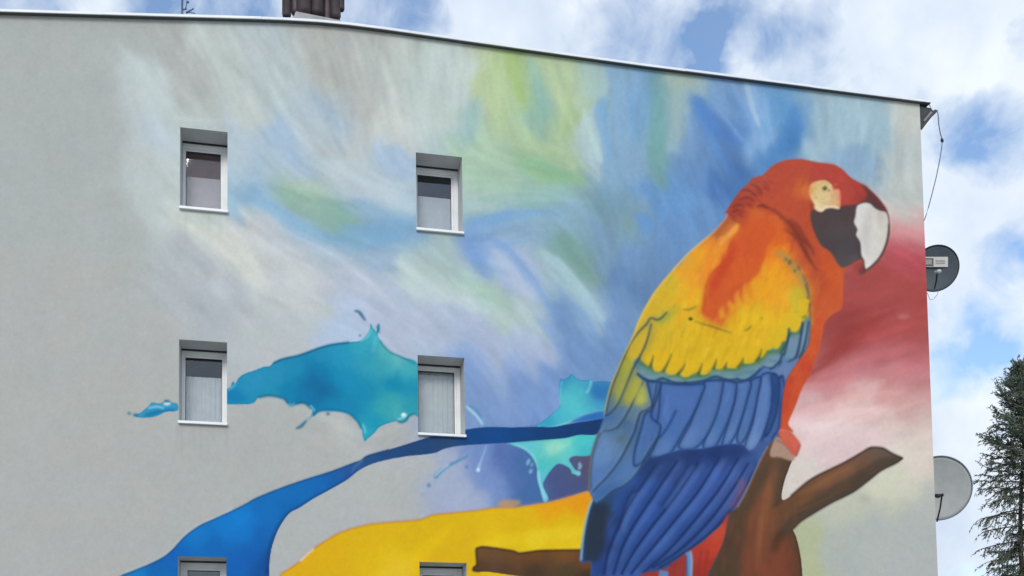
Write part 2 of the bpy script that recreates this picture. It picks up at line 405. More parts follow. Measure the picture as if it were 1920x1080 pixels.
    B(176, 186, 145, 1512, 1000, 1515, 1030, 1520, 1060, 1520, 1080, 1530, 1005, 1520, 1120)
    bgf = field(bg, warp=9, cell=30, seed=3, p=1.9)
    lum = bgf @ np.array([.3, .59, .11], np.float32); bgf = lum[..., None] + (bgf - lum[..., None]) * .83

    # flow direction of the brush strokes (degrees, image axes)
    fl = np.array([(250, 150, 58), (420, 130, 62), (560, 150, 66), (700, 200, 80), (850, 130, 92), (1000, 180, 82), (1150, 200, 88), (1230, 220, 90), (1350, 220, 58), (1470, 220, 75), (1600, 240, 95), (1710, 240, 92),
                   (520, 300, 45), (600, 390, 30), (720, 430, 12), (440, 470, 42), (560, 520, 32), (720, 560, 32), (820, 510, 48), (920, 420, 170), (900, 560, 36), (1000, 340, 10), (1120, 370, 60), (1040, 500, 52), (1200, 430, 92), (1280, 380, 65), (1100, 620, 60), (950, 720, 60), (880, 650, 40), (1000, 650, 60),
                   (1690, 460, 28), (1650, 560, 155), (1620, 660, 155), (1680, 720, 165), (1560, 800, 160), (1650, 900, 170), (1660, 1020, 0), (850, 900, 140), (980, 880, 120)], float)
    def flow(x, y):
        w = 1 / ((fl[:, 0] - x) ** 2 + (fl[:, 1] - y) ** 2 + 400) ** 2
        a = np.radians(fl[:, 2]) * 2
        return .5 * math.atan2((w * np.sin(a)).sum(), (w * np.cos(a)).sum())
    # dragged-brush texture: noise smeared along the flow, then colours pulled along it
    hh, hw = CH // 2, CW // 2
    Y2, X2 = np.mgrid[0:hh, 0:hw].astype(np.float32)
    cs = np.zeros((hh, hw), np.float32); sn = np.zeros((hh, hw), np.float32)
    for fx0, fy0, fa in fl:
        w = 1 / (((X2 * 2 + CX0) - fx0) ** 2 + ((Y2 * 2 + CY0) - fy0) ** 2 + 400) ** 2 * 1e8
        cs += w * math.cos(2 * math.radians(fa)); sn += w * math.sin(2 * math.radians(fa))
    ang = .5 * np.arctan2(sn, cs) + .22 * fbm(hh, hw, 40, 301, 2)
    dx, dy = np.cos(ang), np.sin(ang)
    def smear(cell, n, seed):
        nz = gauss(np.random.default_rng(seed).normal(0, 1, (hh, hw)).astype(np.float32), cell)
        o = np.zeros_like(nz)
        for k in range(-n, n + 1):
            xi = np.clip(X2 + dx * k * 1.6, 0, hw - 1).astype(int); yi = np.clip(Y2 + dy * k * 1.6, 0, hh - 1).astype(int)
            o += nz[yi, xi] * (1 - abs(k) / (n + 1))
        return o / o.std()
    def up2(a): return np.repeat(np.repeat(a, 2, 0), 2, 1)
    s1, s2, s3, s4 = smear(2.6, 16, 311), smear(1.2, 11, 312), smear(.8, 9, 313), smear(5.5, 22, 314)
    YF, XF = np.mgrid[0:CH, 0:CW].astype(np.float32)
    pull = gauss(up2(8 * s1 + 3 * s2 + 12 * s4), 1); side = gauss(up2(5 * s4), 1); DX, DY = up2(dx), up2(dy)
    fade = np.clip((XF + CX0 - 215) / 130, 0, 1) * np.clip((900 - (YF + CY0)) / 90, 0, 1) * (1 - np.clip((YF + CY0 - 560) / 80, 0, 1) * np.clip((640 - (XF + CX0)) / 100, 0, 1))
    pull *= fade; side *= fade
    sx_ = np.clip(XF + DX * pull - DY * side, 0, CW - 1).astype(int); sy_ = np.clip(YF + DY * pull + DX * side, 0, CH - 1).astype(int)
    bgf = gauss(bgf[sy_, sx_], .8)
    bgf = bgf * (1 + (.005 * gauss(up2(s3), .6) + .006 * gauss(up2(s2), .8) + .008 * gauss(up2(s1), .8)) * fade)[..., None]
    K.c[:] = bgf
    for i in range(1700):
        x = rng.uniform(240, 1745); y = rng.uniform(40, 960)
        if (x < 480 and y > 540) or (y > 700 and x < 860): continue
        edge = 1.0
        if x < 420: edge = max(0, (x - 240) / 180)
        if rng.random() > edge: continue
        L = rng.uniform(20, 85); w = rng.uniform(2.5, 11)
        a = flow(x, y) + rng.normal(0, .16)
        d = np.array([math.cos(a), math.sin(a)]); n = np.array([-d[1], d[0]])
        p = np.array([x, y]); bend = rng.normal(0, .1) * L
        xs, ys = int(np.clip(x + rng.normal(0, 11) - CX0, 0, CW - 1)), int(np.clip(y + rng.normal(0, 11) - CY0, 0, CH - 1))
        col = bgf[ys, xs] * 255 + rng.normal(0, 4.5)
        K.stroke([p - d * L / 2, p + n * bend, p + d * L / 2], w, col, rng.uniform(.15, .45), soft=rng.uniform(.6, 1.8), taper=(.4, .5), n=4)

    def soft(r, g, b, al, s, *xy, **k): K.fill(np.array(xy, float).reshape(-1, 2), (r, g, b), al, soft=s, **k)
    # distinct streaks in the sky of the mural
    soft(192, 205, 205, .55, 3.6, 216, 80, 228, 84, 262, 118, 290, 132, 326, 192, 318, 212, 276, 202, 255, 152, 236, 112)
    soft(188, 201, 197, .6, 2.9, 374, 54, 386, 58, 405, 95, 430, 135, 455, 190, 470, 228, 450, 222, 425, 170, 398, 120, 380, 80)
    soft(184, 198, 194, .5, 2.9, 410, 60, 430, 66, 455, 105, 465, 140, 440, 120, 420, 90)
    soft(205, 209, 203, .6, 4.3, 396, 420, 430, 430, 470, 470, 492, 522, 470, 518, 430, 484, 385, 445)
    soft(182, 197, 200, .55, 2.9, 560, 150, 580, 185, 620, 240, 650, 262, 600, 240, 570, 200)
    soft(196, 203, 198, .5, 3.6, 700, 260, 715, 205, 740, 205, 752, 250, 730, 275)
    soft(190, 204, 200, .5, 2.9, 810, 95, 826, 90, 830, 140, 815, 175, 806, 140)
    soft(156, 186, 116, .5, 2.9, 945, 100, 968, 104, 978, 150, 990, 205, 975, 200, 955, 150)
    soft(182, 204, 160, .5, 2.9, 930, 98, 944, 100, 940, 160, 950, 220, 930, 190)
    soft(136, 178, 168, .55, 2.5, 1000, 148, 1008, 145, 1022, 180, 1028, 215, 1012, 240, 1000, 200)
    soft(178, 205, 200, .8, 1.4, 1092, 198, 1101, 215, 1115, 252, 1128, 286, 1129, 306, 1118, 300, 1108, 262, 1094, 226)
    soft(120, 163, 202, .75, 1.6, 1112, 205, 1136, 180, 1140, 230, 1150, 300, 1134, 300, 1126, 262)
    soft(110, 160, 160, .55, 3.6, 1220, 150, 1236, 180, 1248, 240, 1240, 318, 1218, 316, 1216, 240)
    soft(80, 126, 192, .55, 2.9, 1296, 186, 1312, 184, 1330, 205, 1360, 240, 1390, 262, 1370, 272, 1330, 245, 1305, 212)
    soft(172, 197, 218, .7, 1.4, 1394, 152, 1404, 156, 1413, 190, 1426, 236, 1418, 232, 1404, 196)
    soft(70, 125, 190, .45, 3.6, 1480, 205, 1500, 200, 1506, 260, 1480, 290, 1462, 280)
    soft(126, 168, 156, .28, 3.6, 500, 348, 550, 360, 600, 372, 665, 405, 672, 432, 620, 436, 570, 408, 520, 374)
    soft(118, 162, 202, .5, 3.6, 560, 425, 620, 440, 680, 420, 770, 410, 775, 440, 700, 470, 640, 462)
    soft(186, 201, 210, .55, 4.3, 600, 300, 650, 335, 690, 370, 740, 398, 776, 402, 776, 370, 720, 345, 670, 300)
    soft(186, 204, 203, .65, 2.5, 742, 482, 756, 478, 770, 512, 800, 545, 840, 566, 800, 562, 762, 535, 746, 508)
    soft(112, 157, 205, .5, 2.9, 868, 412, 900, 404, 960, 396, 1010, 398, 960, 412, 900, 428)
    soft(108, 150, 205, .45, 4.3, 872, 430, 905, 442, 918, 480, 896, 500, 874, 476)
    soft(176, 190, 212, .5, 3.6, 920, 458, 950, 475, 985, 510, 1010, 560, 985, 560, 950, 510)
    soft(112, 156, 148, .3, 2.9, 1022, 450, 1060, 442, 1090, 466, 1106, 500, 1110, 535, 1090, 520, 1060, 482)
    soft(160, 192, 200, .6, 2.5, 1005, 468, 1030, 474, 1068, 505, 1100, 548, 1088, 552, 1050, 515, 1016, 492)
    soft(156, 188, 206, .6, 2.9, 1086, 552, 1110, 560, 1136, 598, 1122, 602, 1098, 582)
    soft(176, 198, 190, .5, 3.6, 958, 550, 975, 560, 1010, 610, 1030, 645, 1000, 620, 970, 590)
    soft(178, 196, 200, .5, 3.6, 900, 560, 950, 580, 990, 620, 1020, 640, 980, 625, 930, 600)
    soft(126, 160, 148, .35, 3.6, 1165, 420, 1182, 406, 1195, 430, 1180, 456, 1165, 446)
    soft(130, 178, 130, .4, 3.6, 966, 292, 985, 296, 1010, 318, 1060, 322, 1090, 330, 1050, 342, 1000, 332)
    soft(216, 160, 162, .3, 5, 1668, 432, 1735, 420, 1735, 440, 1690, 450)
    soft(222, 170, 170, .5, 2.2, 1684, 592, 1700, 590, 1706, 594, 1692, 599)
    soft(158, 62, 60, .4, 8.6, 1545, 640, 1620, 610, 1735, 585, 1735, 610, 1620, 650, 1550, 690)
    soft(150, 156, 140, .5, 4.3, 1610, 930, 1630, 930, 1628, 940, 1612, 938)
    soft(190, 202, 198, .25, 10, 320, 220, 450, 230, 440, 420, 320, 410)

    def sweep(pts, w, col, al, sf=2.2, tp=(.3, .4)): K.stroke(np.array(pts, float).reshape(-1, 2), w, col, al, soft=sf, taper=tp)
    for pts, w, col, al in (((318, 408, 380, 440, 440, 490, 492, 525), 20, (202, 207, 201), .55), ((400, 412, 470, 445, 540, 500, 600, 560), 22, (198, 203, 204), .45), ((540, 440, 620, 480, 700, 540, 760, 600), 20, (190, 199, 214), .5), ((470, 470, 560, 530, 610, 580), 16, (194, 200, 200), .45),
        ((300, 215, 330, 222, 400, 228, 480, 222), 12, (190, 203, 204), .4), ((470, 70, 490, 120, 520, 190, 560, 240), 16, (188, 200, 200), .4), ((530, 60, 545, 120, 575, 190), 14, (180, 194, 198), .4), ((250, 105, 290, 150, 330, 205), 14, (192, 204, 204), .4), ((440, 60, 450, 110, 470, 170, 500, 215), 12, (184, 196, 192), .4), ((600, 100, 625, 170, 665, 235, 700, 270), 15, (178, 184, 180), .4),
        ((660, 90, 668, 140, 690, 190), 9, (188, 196, 190), .4), ((740, 110, 735, 160, 720, 220), 12, (190, 198, 192), .4), ((790, 120, 800, 170, 790, 230, 770, 270), 12, (186, 200, 196), .4), ((870, 90, 872, 150, 868, 210), 12, (190, 204, 202), .45), ((500, 232, 530, 262, 560, 312), 16, (156, 184, 210), .35), ((540, 225, 575, 275, 620, 325, 690, 380), 18, (186, 200, 207), .5), ((590, 180, 615, 215, 645, 246), 14, (160, 182, 200), .5),
        ((700, 275, 730, 305, 775, 320), 14, (158, 184, 210), .3), ((440, 372, 500, 385, 560, 420, 640, 458), 18, (132, 174, 206), .45), ((520, 352, 580, 368, 640, 400, 690, 428), 16, (134, 172, 156), .3), ((540, 345, 590, 352, 640, 378), 10, (170, 194, 178), .5), ((640, 420, 700, 440, 770, 432), 22, (124, 166, 196), .5),
        ((870, 300, 900, 330, 950, 350, 1010, 352), 20, (160, 194, 172), .45), ((900, 372, 960, 378, 1040, 372, 1110, 380), 16, (146, 184, 180), .45), ((870, 425, 910, 412, 980, 402, 1060, 400), 18, (122, 164, 202), .5), ((880, 455, 930, 460, 990, 450), 12, (126, 162, 206), .4), ((900, 440, 950, 470, 1000, 530, 1040, 590), 22, (120, 158, 208), .45), ((930, 470, 960, 505, 985, 560), 14, (172, 188, 212), .45),
        ((760, 490, 800, 530, 860, 565, 930, 590), 16, (184, 202, 204), .5), ((850, 520, 910, 545, 955, 585), 18, (166, 196, 182), .5), ((1008, 474, 1050, 500, 1100, 560, 1135, 600), 14, (164, 194, 204), .5), ((1040, 455, 1080, 480, 1108, 530), 14, (116, 156, 150), .3), ((960, 560, 1000, 600, 1040, 650), 14, (176, 196, 202), .4), ((1000, 590, 1040, 640, 1070, 700), 16, (124, 158, 206), .4),
        ((980, 300, 1020, 312, 1070, 330, 1100, 350), 12, (132, 178, 146), .45), ((1080, 310, 1110, 340, 1150, 380, 1190, 400), 16, (116, 156, 180), .4), ((1020, 110, 1040, 150, 1060, 210, 1085, 250), 14, (180, 198, 158), .4), ((985, 130, 1000, 190, 1005, 250), 10, (150, 186, 150), .4), ((1150, 140, 1158, 200, 1165, 290), 16, (132, 172, 206), .4), ((1180, 150, 1185, 210, 1195, 290), 12, (118, 164, 206), .4), ((1262, 150, 1268, 210, 1262, 280), 16, (152, 178, 180), .4), ((1290, 170, 1310, 220, 1350, 290, 1370, 330), 16, (92, 138, 196), .45), ((1320, 170, 1350, 210, 1390, 260, 1420, 290), 10, (118, 158, 208), .45), ((1360, 165, 1380, 205, 1410, 250), 12, (100, 148, 202), .4), ((1430, 170, 1440, 220, 1452, 280), 12, (140, 178, 216), .4), ((1530, 180, 1535, 240, 1545, 295), 14, (160, 190, 204), .45), ((1575, 190, 1585, 240, 1590, 290), 12, (148, 182, 200), .4), ((1612, 195, 1618, 240, 1612, 280), 10, (168, 196, 208), .4), ((1655, 205, 1660, 250, 1668, 290), 12, (150, 182, 196), .4),
        ((1230, 350, 1280, 390, 1310, 440), 18, (104, 154, 208), .4), ((1150, 420, 1190, 460, 1210, 520), 16, (112, 150, 188), .35), ((1060, 560, 1100, 600, 1130, 660), 18, (116, 154, 200), .4), ((1680, 425, 1705, 436, 1732, 452), 10, (214, 150, 150), .4), ((1672, 470, 1700, 480, 1732, 505), 10, (196, 92, 100), .45), ((1600, 640, 1660, 625, 1735, 600), 14, (184, 92, 94), .4), ((1570, 690, 1640, 670, 1735, 640), 12, (198, 112, 116), .4), ((1560, 725, 1640, 700, 1735, 690), 10, (206, 132, 134), .4), ((1530, 760, 1600, 740, 1700, 735), 12, (220, 172, 170), .4), ((1500, 800, 1580, 775, 1680, 770), 14, (226, 196, 194), .4)):
        sweep(pts, w, col, al)
        q = np.array(pts, float).reshape(-1, 2)
        for k in range(3): sweep(q + rng.normal(0, w * .35, 2), w * rng.uniform(.15, .35), np.array(col) * rng.uniform(.95, 1.05), al * .7, .9)

    K.c = (.6 * K.c + .4 * gauss(K.c, 6)) * (1 + .022 * fade)[..., None]
    K.c = K.c * (1 + (.006 * gauss(up2(s2), .7) + .005 * gauss(up2(s3), .6) + .005 * gauss(up2(s1), .8)) * fade)[..., None]
    # ------------------------------------------------ yellow swirl
    YE = cat(Z(1, 3, 60, 1180, 180, 1070, 330, 970, 440, 870, 600, 770, 700, 730, 870, 690, 1100, 670, 1240, 655, 1340, 620, 1600, 595, 1780, 570), Z(2, 3, 0, 565, 60, 560, 280, 525, 450, 480, 575, 445, 640, 500, 600, 900, 560, 1250), [(1090, 1170), (900, 1200), (700, 1200), (520, 1160)])
    yf = field([(560, 1070, 218, 172, 20), (620, 1030, 218, 174, 10), (700, 1000, 218, 178, 5), (760, 1000, 216, 178, 5), (860, 980, 215, 178, 5), (960, 970, 216, 178, 5), (1040, 950, 226, 160, 30), (1085, 940, 224, 150, 30), (980, 1000, 214, 176, 10), (1060, 980, 218, 182, 20), (1000, 1018, 224, 196, 40), (1070, 1010, 224, 192, 35), (640, 1070, 214, 174, 20), (690, 1060, 219, 182, 28), (740, 1050, 222, 188, 38), (790, 1030, 214, 176, 5), (830, 1010, 214, 176, 8), (930, 1015, 220, 186, 25), (870, 1040, 214, 176, 10), (700, 1150, 216, 178, 20), (900, 1150, 214, 175, 20)], warp=6, seed=21, bounds=(480, 880, 1160, 1260))
    K.fill(YE, yf, label=2)
    ym = K.full(YE)
    K.fill([(700, 1080), (760, 1045), (810, 1005), (840, 985), (850, 990), (815, 1030), (780, 1075), (740, 1110)], (230, 196, 60), .45, soft=5, clip=ym)
    K.fill([(890, 1020), (960, 1000), (1085, 985), (1085, 1005), (970, 1022), (900, 1030)], (228, 202, 50), .5, soft=4, clip=ym)
    K.stroke(cat(Z(1, 3, 180, 1070, 330, 970, 440, 870, 600, 770, 700, 730, 870, 690, 1100, 670, 1240, 655, 1340, 620, 1600, 595, 1780, 570), Z(2, 3, 0, 565, 60, 560)), 3.2, (186, 128, 92), .75, soft=.8)
    K.stroke(Z(2, 3, 60, 560, 280, 525, 450, 480, 575, 447), 5, (196, 140, 110), .6, soft=1.4)
    K.stroke(Z(1, 3, 330, 970, 390, 915, 435, 875), 3.5, (240, 222, 196), .8, soft=.8)
    K.fill([(934, 942), (945, 937), (972, 938), (976, 944), (960, 953), (938, 951)], (206, 148, 92), .7, soft=2)

    # ------------------------------------------------ teal splashes
    def splash(pts, f, lab=3, edge=(20, 110, 150), ea=.55):
        K.fill(pts, f, label=lab, n=5)
        m = K.full(pts)
        K.stroke(np.vstack([pts, pts[:1]]), 2.6, edge, ea * .8, soft=1.1, clip=m)
        return m
    SF = .955 * field([(440, 740, 35, 145, 190), (480, 715, 50, 150, 195), (520, 700, 45, 150, 190), (500, 735, 40, 150, 185), (560, 690, 40, 145, 185), (600, 670, 40, 148, 190), (640, 665, 45, 155, 195), (590, 715, 5, 112, 162), (605, 735, 5, 108, 160), (570, 740, 15, 122, 172), (590, 690, 20, 125, 175), (650, 710, 35, 148, 190), (680, 740, 30, 145, 185), (650, 770, 30, 140, 185), (690, 660, 50, 160, 190), (680, 645, 60, 170, 195), (700, 625, 70, 185, 200), (720, 660, 90, 185, 190), (740, 670, 100, 190, 195), (715, 680, 60, 165, 185), (770, 690, 70, 175, 190), (740, 720, 25, 140, 180), (770, 730, 35, 150, 185), (720, 765, 60, 168, 180), (745, 765, 80, 180, 185), (760, 760, 50, 160, 180), (700, 790, 35, 155, 190), (690, 810, 50, 170, 195), (620, 760, 30, 135, 180), (540, 735, 25, 135, 180)], warp=8, cell=30, seed=31, bounds=(220, 560, 800, 840))
    tail = Z(0, 2, 1010, 958, 1030, 945, 1060, 930, 1120, 880, 1140, 858, 1200, 865, 1250, 842, 1295, 860, 1330, 868, 1330, 920, 1240, 930, 1190, 955, 1130, 970, 1040, 972)
    m = splash(tail, (58, 150, 190))
    K.fill(Z(0, 2, 1080, 950, 1180, 915, 1300, 905, 1310, 925, 1200, 940, 1120, 965), (20, 112, 165), .8, soft=2, clip=m)
    K.stroke(Z(0, 2, 1110, 900, 1180, 890, 1230, 905), 3, (190, 225, 235), .7, soft=.8, clip=m)
    K.dot(313, 757, 7, 3.5, (215, 230, 232), .9, soft=.8); K.dot(313, 752, 6, 2, (50, 95, 120), .8, soft=.6)
    K.dot(242.5, 775, 4, 3, (80, 130, 150), .9, soft=.8); K.dot(254, 778, 5, 3, (40, 110, 150), .8, soft=.8)
    main = cat(Z(0, 2, 1660, 780, 1700, 757, 1730, 740, 1745, 700, 1765, 715, 1790, 675, 1830, 645, 1915, 615), Z(1, 2, 60, 590, 105, 585, 130, 560, 200, 530, 330, 500, 530, 430, 700, 405, 780, 395, 830, 350, 853, 310, 858, 262, 872, 290, 888, 312, 903, 325, 912, 272, 926, 270, 930, 310, 912, 350, 950, 420, 1010, 480, 1100, 520, 1220, 585, 1230, 940, 1180, 945, 1150, 960, 1130, 992, 1090, 1010, 1060, 998, 1000, 1013, 930, 1040, 890, 1085), Z(1, 3, 840, 48, 815, 70, 800, 25), Z(1, 2, 790, 1055, 760, 1000, 700, 945, 620, 922, 520, 918, 465, 928, 432, 962, 415, 905, 360, 862, 300, 870, 262, 885, 235, 862, 200, 825, 100, 805, 20, 822), Z(0, 2, 1885, 868, 1700, 872, 1650, 870))
    m = splash(main, SF)
    K.stroke(Z(1, 2, 130, 565, 200, 533, 330, 502, 530, 433, 700, 408), 3.5, (10, 85, 120), .75, soft=.8)
    K.stroke(Z(1, 2, 930, 390, 950, 420, 1010, 480, 1100, 520, 1200, 575), 2.5, (20, 100, 130), .6, soft=.8)
    K.stroke(Z(1, 2, 20, 822, 100, 808, 200, 828, 240, 865, 262, 882, 300, 870, 360, 864, 415, 907), 3.5, (10, 90, 125), .8, soft=.8)
    K.stroke(Z(1, 2, 432, 955, 465, 928, 520, 918, 620, 922, 700, 945, 760, 1000, 790, 1055), 3.5, (15, 105, 145), .8, soft=.8)
    K.stroke(Z(1, 2, 780, 400, 835, 365, 860, 310), 3, (130, 205, 215), .8, soft=1, clip=m)
    K.stroke(Z(1, 2, 900, 360, 890, 420, 870, 480), 4, (110, 200, 210), .6, soft=2, clip=m)
    K.stroke(Z(1, 2, 245, 865, 262, 880, 290, 866), 3, (160, 215, 230), .7, soft=1)
    K.stroke(Z(1, 2, 405, 880, 425, 900, 440, 925), 4, (150, 210, 225), .7, soft=1)
    K.stroke(Z(1, 2, 800, 1020, 815, 1060, 820, 1090), 4, (120, 205, 215), .8, soft=1)
    K.dot(757, 778, 5, 4, (235, 250, 248), .95, soft=1); K.stroke(Z(1, 2, 1060, 985, 1100, 975, 1130, 950), 3, (190, 235, 235), .7, soft=1)
    K.stroke(Z(1, 2, 1060, 1000, 1095, 1010, 1130, 990, 1150, 960, 1190, 945), 3, (15, 90, 115), .7, soft=.8)
    K.fill(Z(0, 2, 1700, 780, 1760, 760, 1820, 800, 1850, 840, 1700, 850), (20, 118, 172), .6, soft=3, clip=m)
    K.stroke(Z(0, 2, 1710, 765, 1740, 745, 1770, 715), 3, (130, 200, 225), .7, soft=1, clip=m)
    for a in ((1, 2, 738, 172, 770, 178, 800, 215, 822, 245), (1, 2, 430, 935, 420, 960), (1, 2, 300, 1055, 340, 1035, 378, 995)):
        K.stroke(Z(*a), [3, 6, 3], (60, 105, 135), .9, soft=.8)
    K.stroke(Z(1, 2, 340, 1035, 378, 995, 420, 960, 436, 930), 1.8, (70, 135, 165), .8, soft=.6)
    K.dot(615, 776, 3.5, 2.5, (60, 110, 140), .9, soft=.7); K.dot(675, 629, 2.5, 2.5, (80, 120, 150), .8, soft=.8); K.stroke(Z(1, 2, 912, 280, 920, 340), 4, (45, 110, 140), .8, soft=.7)
    # splash beside the wing
    sp = Z(2, 2, 358, 690, 385, 684, 420, 670, 450, 645, 490, 680, 540, 690, 600, 683, 610, 700, 760, 720, 720, 930, 690, 922, 560, 947, 440, 1005, 290, 1055, 180, 1045, 280, 960, 360, 880, 350, 800)
    m = splash(sp, field([(1060, 715, 60, 145, 185), (1075, 730, 80, 180, 195), (1065, 750, 85, 190, 200), (1090, 740, 80, 185, 195), (1100, 715, 70, 160, 190), (1115, 730, 52, 120, 178), (1125, 745, 52, 118, 180), (1120, 760, 70, 160, 195), (1080, 770, 85, 195, 205), (1050, 780, 75, 180, 200), (1030, 792, 60, 160, 190), (1110, 770, 80, 185, 200)], warp=4, cell=16, seed=41, bounds=(1000, 690, 1160, 830)), edge=(45, 105, 160))
    K.stroke(Z(2, 2, 190, 1042, 290, 1048, 440, 1000, 560, 942, 690, 918), 3, (150, 220, 225), .75, soft=.8)
    K.stroke(Z(2, 2, 365, 880, 360, 780, 372, 700), 2.5, (130, 205, 220), .6, soft=.8)
    K.stroke(Z(2, 2, 560, 790, 585, 740, 595, 690), 4, (150, 220, 220), .6, soft=1.2, clip=m)
    K.fill(Z(2, 2, 620, 730, 740, 730, 720, 800, 640, 830, 610, 790), (50, 112, 175), .6, soft=3, clip=m)
    K.fill(Z(2, 2, 440, 1005, 560, 948, 690, 922, 690, 990, 560, 1000), (40, 105, 180), .85, soft=1.5)
    lo = Z(2, 3, -40, 80, 60, 75, 130, 70, 380, 42, 500, 18, 640, 5, 620, 150, 600, 172, 540, 182, 470, 180, 430, 205, 450, 248, 478, 285, 510, 300, 512, 322, 480, 318, 450, 310, 430, 270, 350, 238, 290, 290, 250, 350, 232, 400, 268, 480, 268, 515, 236, 520, 210, 430, 188, 350, 185, 260, 150, 190, 100, 140, 40, 112)
    m = splash(lo, field([(990, 835, 100, 195, 205), (1020, 840, 85, 190, 195), (1040, 832, 120, 205, 190), (1030, 845, 150, 215, 195), (1060, 835, 100, 205, 195), (1090, 830, 75, 195, 195), (1100, 845, 70, 180, 195), (1020, 870, 75, 190, 190), (1035, 865, 80, 190, 185), (1012, 900, 95, 185, 205), (1022, 930, 120, 195, 215), (1070, 870, 100, 190, 205)], warp=3, cell=16, seed=43, bounds=(940, 800, 1140, 950)), edge=(40, 120, 165), ea=.4)
    K.fill(Z(2, 3, 250, 90, 400, 70, 450, 60, 400, 120, 330, 160, 270, 150), (160, 220, 195), .6, soft=3, clip=m)
    K.stroke(Z(2, 3, 10, 90, 100, 125, 160, 180, 195, 270), 2.5, (150, 215, 225), .7, soft=.8)
    K.stroke(Z(2, 3, 200, 290, 205, 360, 225, 430, 250, 500), 4, (170, 220, 235), .7, soft=1)
    for x, y, a, b in ((122, 225, 3, 7), (150, 245, 2, 4), (140, 295, 3, 5), (510, 262, 3, 6), (495, 310, 5, 5), (505, 240, 2, 4)):
        K.dot(960 + x / 4, 810 + y / 4, a, b, (130, 190, 215), .85, soft=.8, rot=.4)
    # wisps
    K.stroke(Z(1, 2, 1572, 870, 1600, 890, 1640, 930, 1680, 980, 1708, 1030), [4, 9, 8, 9, 5], (110, 170, 205), .75, soft=1.4)
    K.stroke(Z(1, 2, 1578, 885, 1610, 920, 1655, 960, 1700, 1025), 3, (205, 228, 238), .85, soft=.9)
    K.stroke(Z(1, 2, 1590, 880, 1640, 905, 1690, 970), 1.6, (45, 90, 150), .7, soft=.6)
    K.stroke(Z(1, 3, 1340, 345, 1380, 300, 1450, 250, 1520, 215, 1590, 178), [8, 7, 5, 4, 2], (75, 135, 175), .85, soft=.8)
    K.stroke(Z(1, 3, 1340, 335, 1375, 298, 1450, 242), 2.6, (195, 220, 235), .85, soft=.7)
    K.stroke(Z(1, 3, 1665, 295, 1675, 250, 1690, 210, 1730, 100), [6, 5, 3, 1.5], (150, 195, 225), .8, soft=.8); K.dot(896.5, 881, 3, 4, (215, 232, 242), .9, soft=.7)
    K.dot(804, 910, 4, 4, (95, 135, 165), .85, soft=.8); K.dot(792, 927, 2.5, 2.5, (135, 165, 180), .8, soft=.8); K.dot(875, 875, 3.5, 3.5, (85, 130, 185), .8, soft=1)

    # ------------------------------------------------ blue ribbon
    RB = cat(Z(0, 3, 700, 1180, 910, 1075, 1000, 1040, 1120, 990, 1220, 940, 1290, 885, 1340, 830, 1400, 770, 1500, 700, 1620, 645, 1740, 590, 1850, 535), Z(1, 3, 0, 495, 170, 425, 370, 355, 560, 295, 720, 235, 790, 210, 840, 175, 1000, 130, 1100, 100, 1210, 65, 1400, 10), Z(1, 2, 1580, 1060, 1700, 1045, 1800, 1042), Z(2, 2, 0, 1045, 190, 1040, 300, 1042, 430, 1020, 560, 1000, 720, 985), Z(2, 3, 640, 15, 500, 22, 380, 48, 100, 70, 0, 80), Z(1, 3, 1820, 85, 1560, 100, 1420, 125, 1330, 160, 1150, 180, 1000, 205, 870, 240, 770, 290, 680, 360, 540, 440, 430, 500, 330, 565, 250, 610, 190, 690, 150, 770, 115, 880, 100, 1000, 92, 1200), [(480, 1180), (350, 1200), (200, 1180)])
    rf = field([(260, 1085, 30, 125, 195), (300, 1065, 5, 102, 175), (330, 1050, 20, 100, 180), (370, 1000, 30, 120, 195), (420, 985, 15, 122, 200), (450, 970, 25, 128, 205), (460, 1000, 5, 118, 195), (400, 1020, 5, 104, 180), (470, 1040, 5, 96, 175), (490, 1010, 10, 100, 175), (440, 1070, 15, 98, 178), (495, 1060, 20, 80, 150), (500, 960, 10, 110, 185), (530, 930, 10, 112, 185), (570, 915, 10, 108, 180), (540, 945, 8, 102, 175), (600, 905, 15, 105, 178), (630, 892, 35, 95, 165), (650, 885, 45, 90, 155), (670, 875, 50, 90, 150), (690, 865, 40, 80, 130), (730, 850, 40, 76, 125), (780, 840, 38, 72, 118), (840, 830, 45, 75, 118), (880, 820, 30, 72, 130), (930, 815, 28, 74, 135), (980, 812, 25, 70, 125), (1030, 812, 25, 65, 115), (1080, 805, 28, 62, 112), (1110, 800, 35, 60, 105), (300, 1150, 10, 100, 175), (480, 1150, 15, 80, 150)], warp=9, cell=24, seed=51, bounds=(140, 760, 1160, 1230))
    K.fill(RB, rf, label=4)
    rm = K.full(RB)
    K.stroke(cat(Z(0, 3, 910, 1075, 1000, 1040, 1120, 990, 1220, 940, 1290, 885, 1340, 830, 1400, 770, 1500, 700, 1620, 645, 1740, 590, 1850, 535), Z(1, 3, 0, 495, 170, 425, 370, 355, 560, 295, 720, 235, 790, 210)) + (0, 1), 2.4, (20, 62, 105), .7, soft=.7)
    K.stroke(cat(Z(0, 3, 930, 1066, 1000, 1040, 1120, 990, 1220, 940, 1290, 885, 1340, 830, 1400, 770, 1500, 700, 1620, 645, 1740, 590)) - (1, 2.5), 2.2, (190, 205, 220), .5, soft=.8)
    K.stroke(Z(1, 3, 770, 290, 680, 360, 540, 440, 430, 500, 330, 565, 250, 610, 190, 690, 150, 770, 115, 880, 100, 1000, 95, 1080), [3, 6, 7, 9, 12, 14], (20, 62, 115), .75, soft=2, clip=rm)
    K.stroke(Z(1, 3, 715, 305, 740, 265, 800, 210), 4, (110, 155, 200), .55, soft=1.2, clip=rm)
    K.fill(Z(1, 3, 640, 350, 700, 280, 790, 215, 760, 290, 690, 350), (40, 80, 140), .5, soft=3, clip=rm)
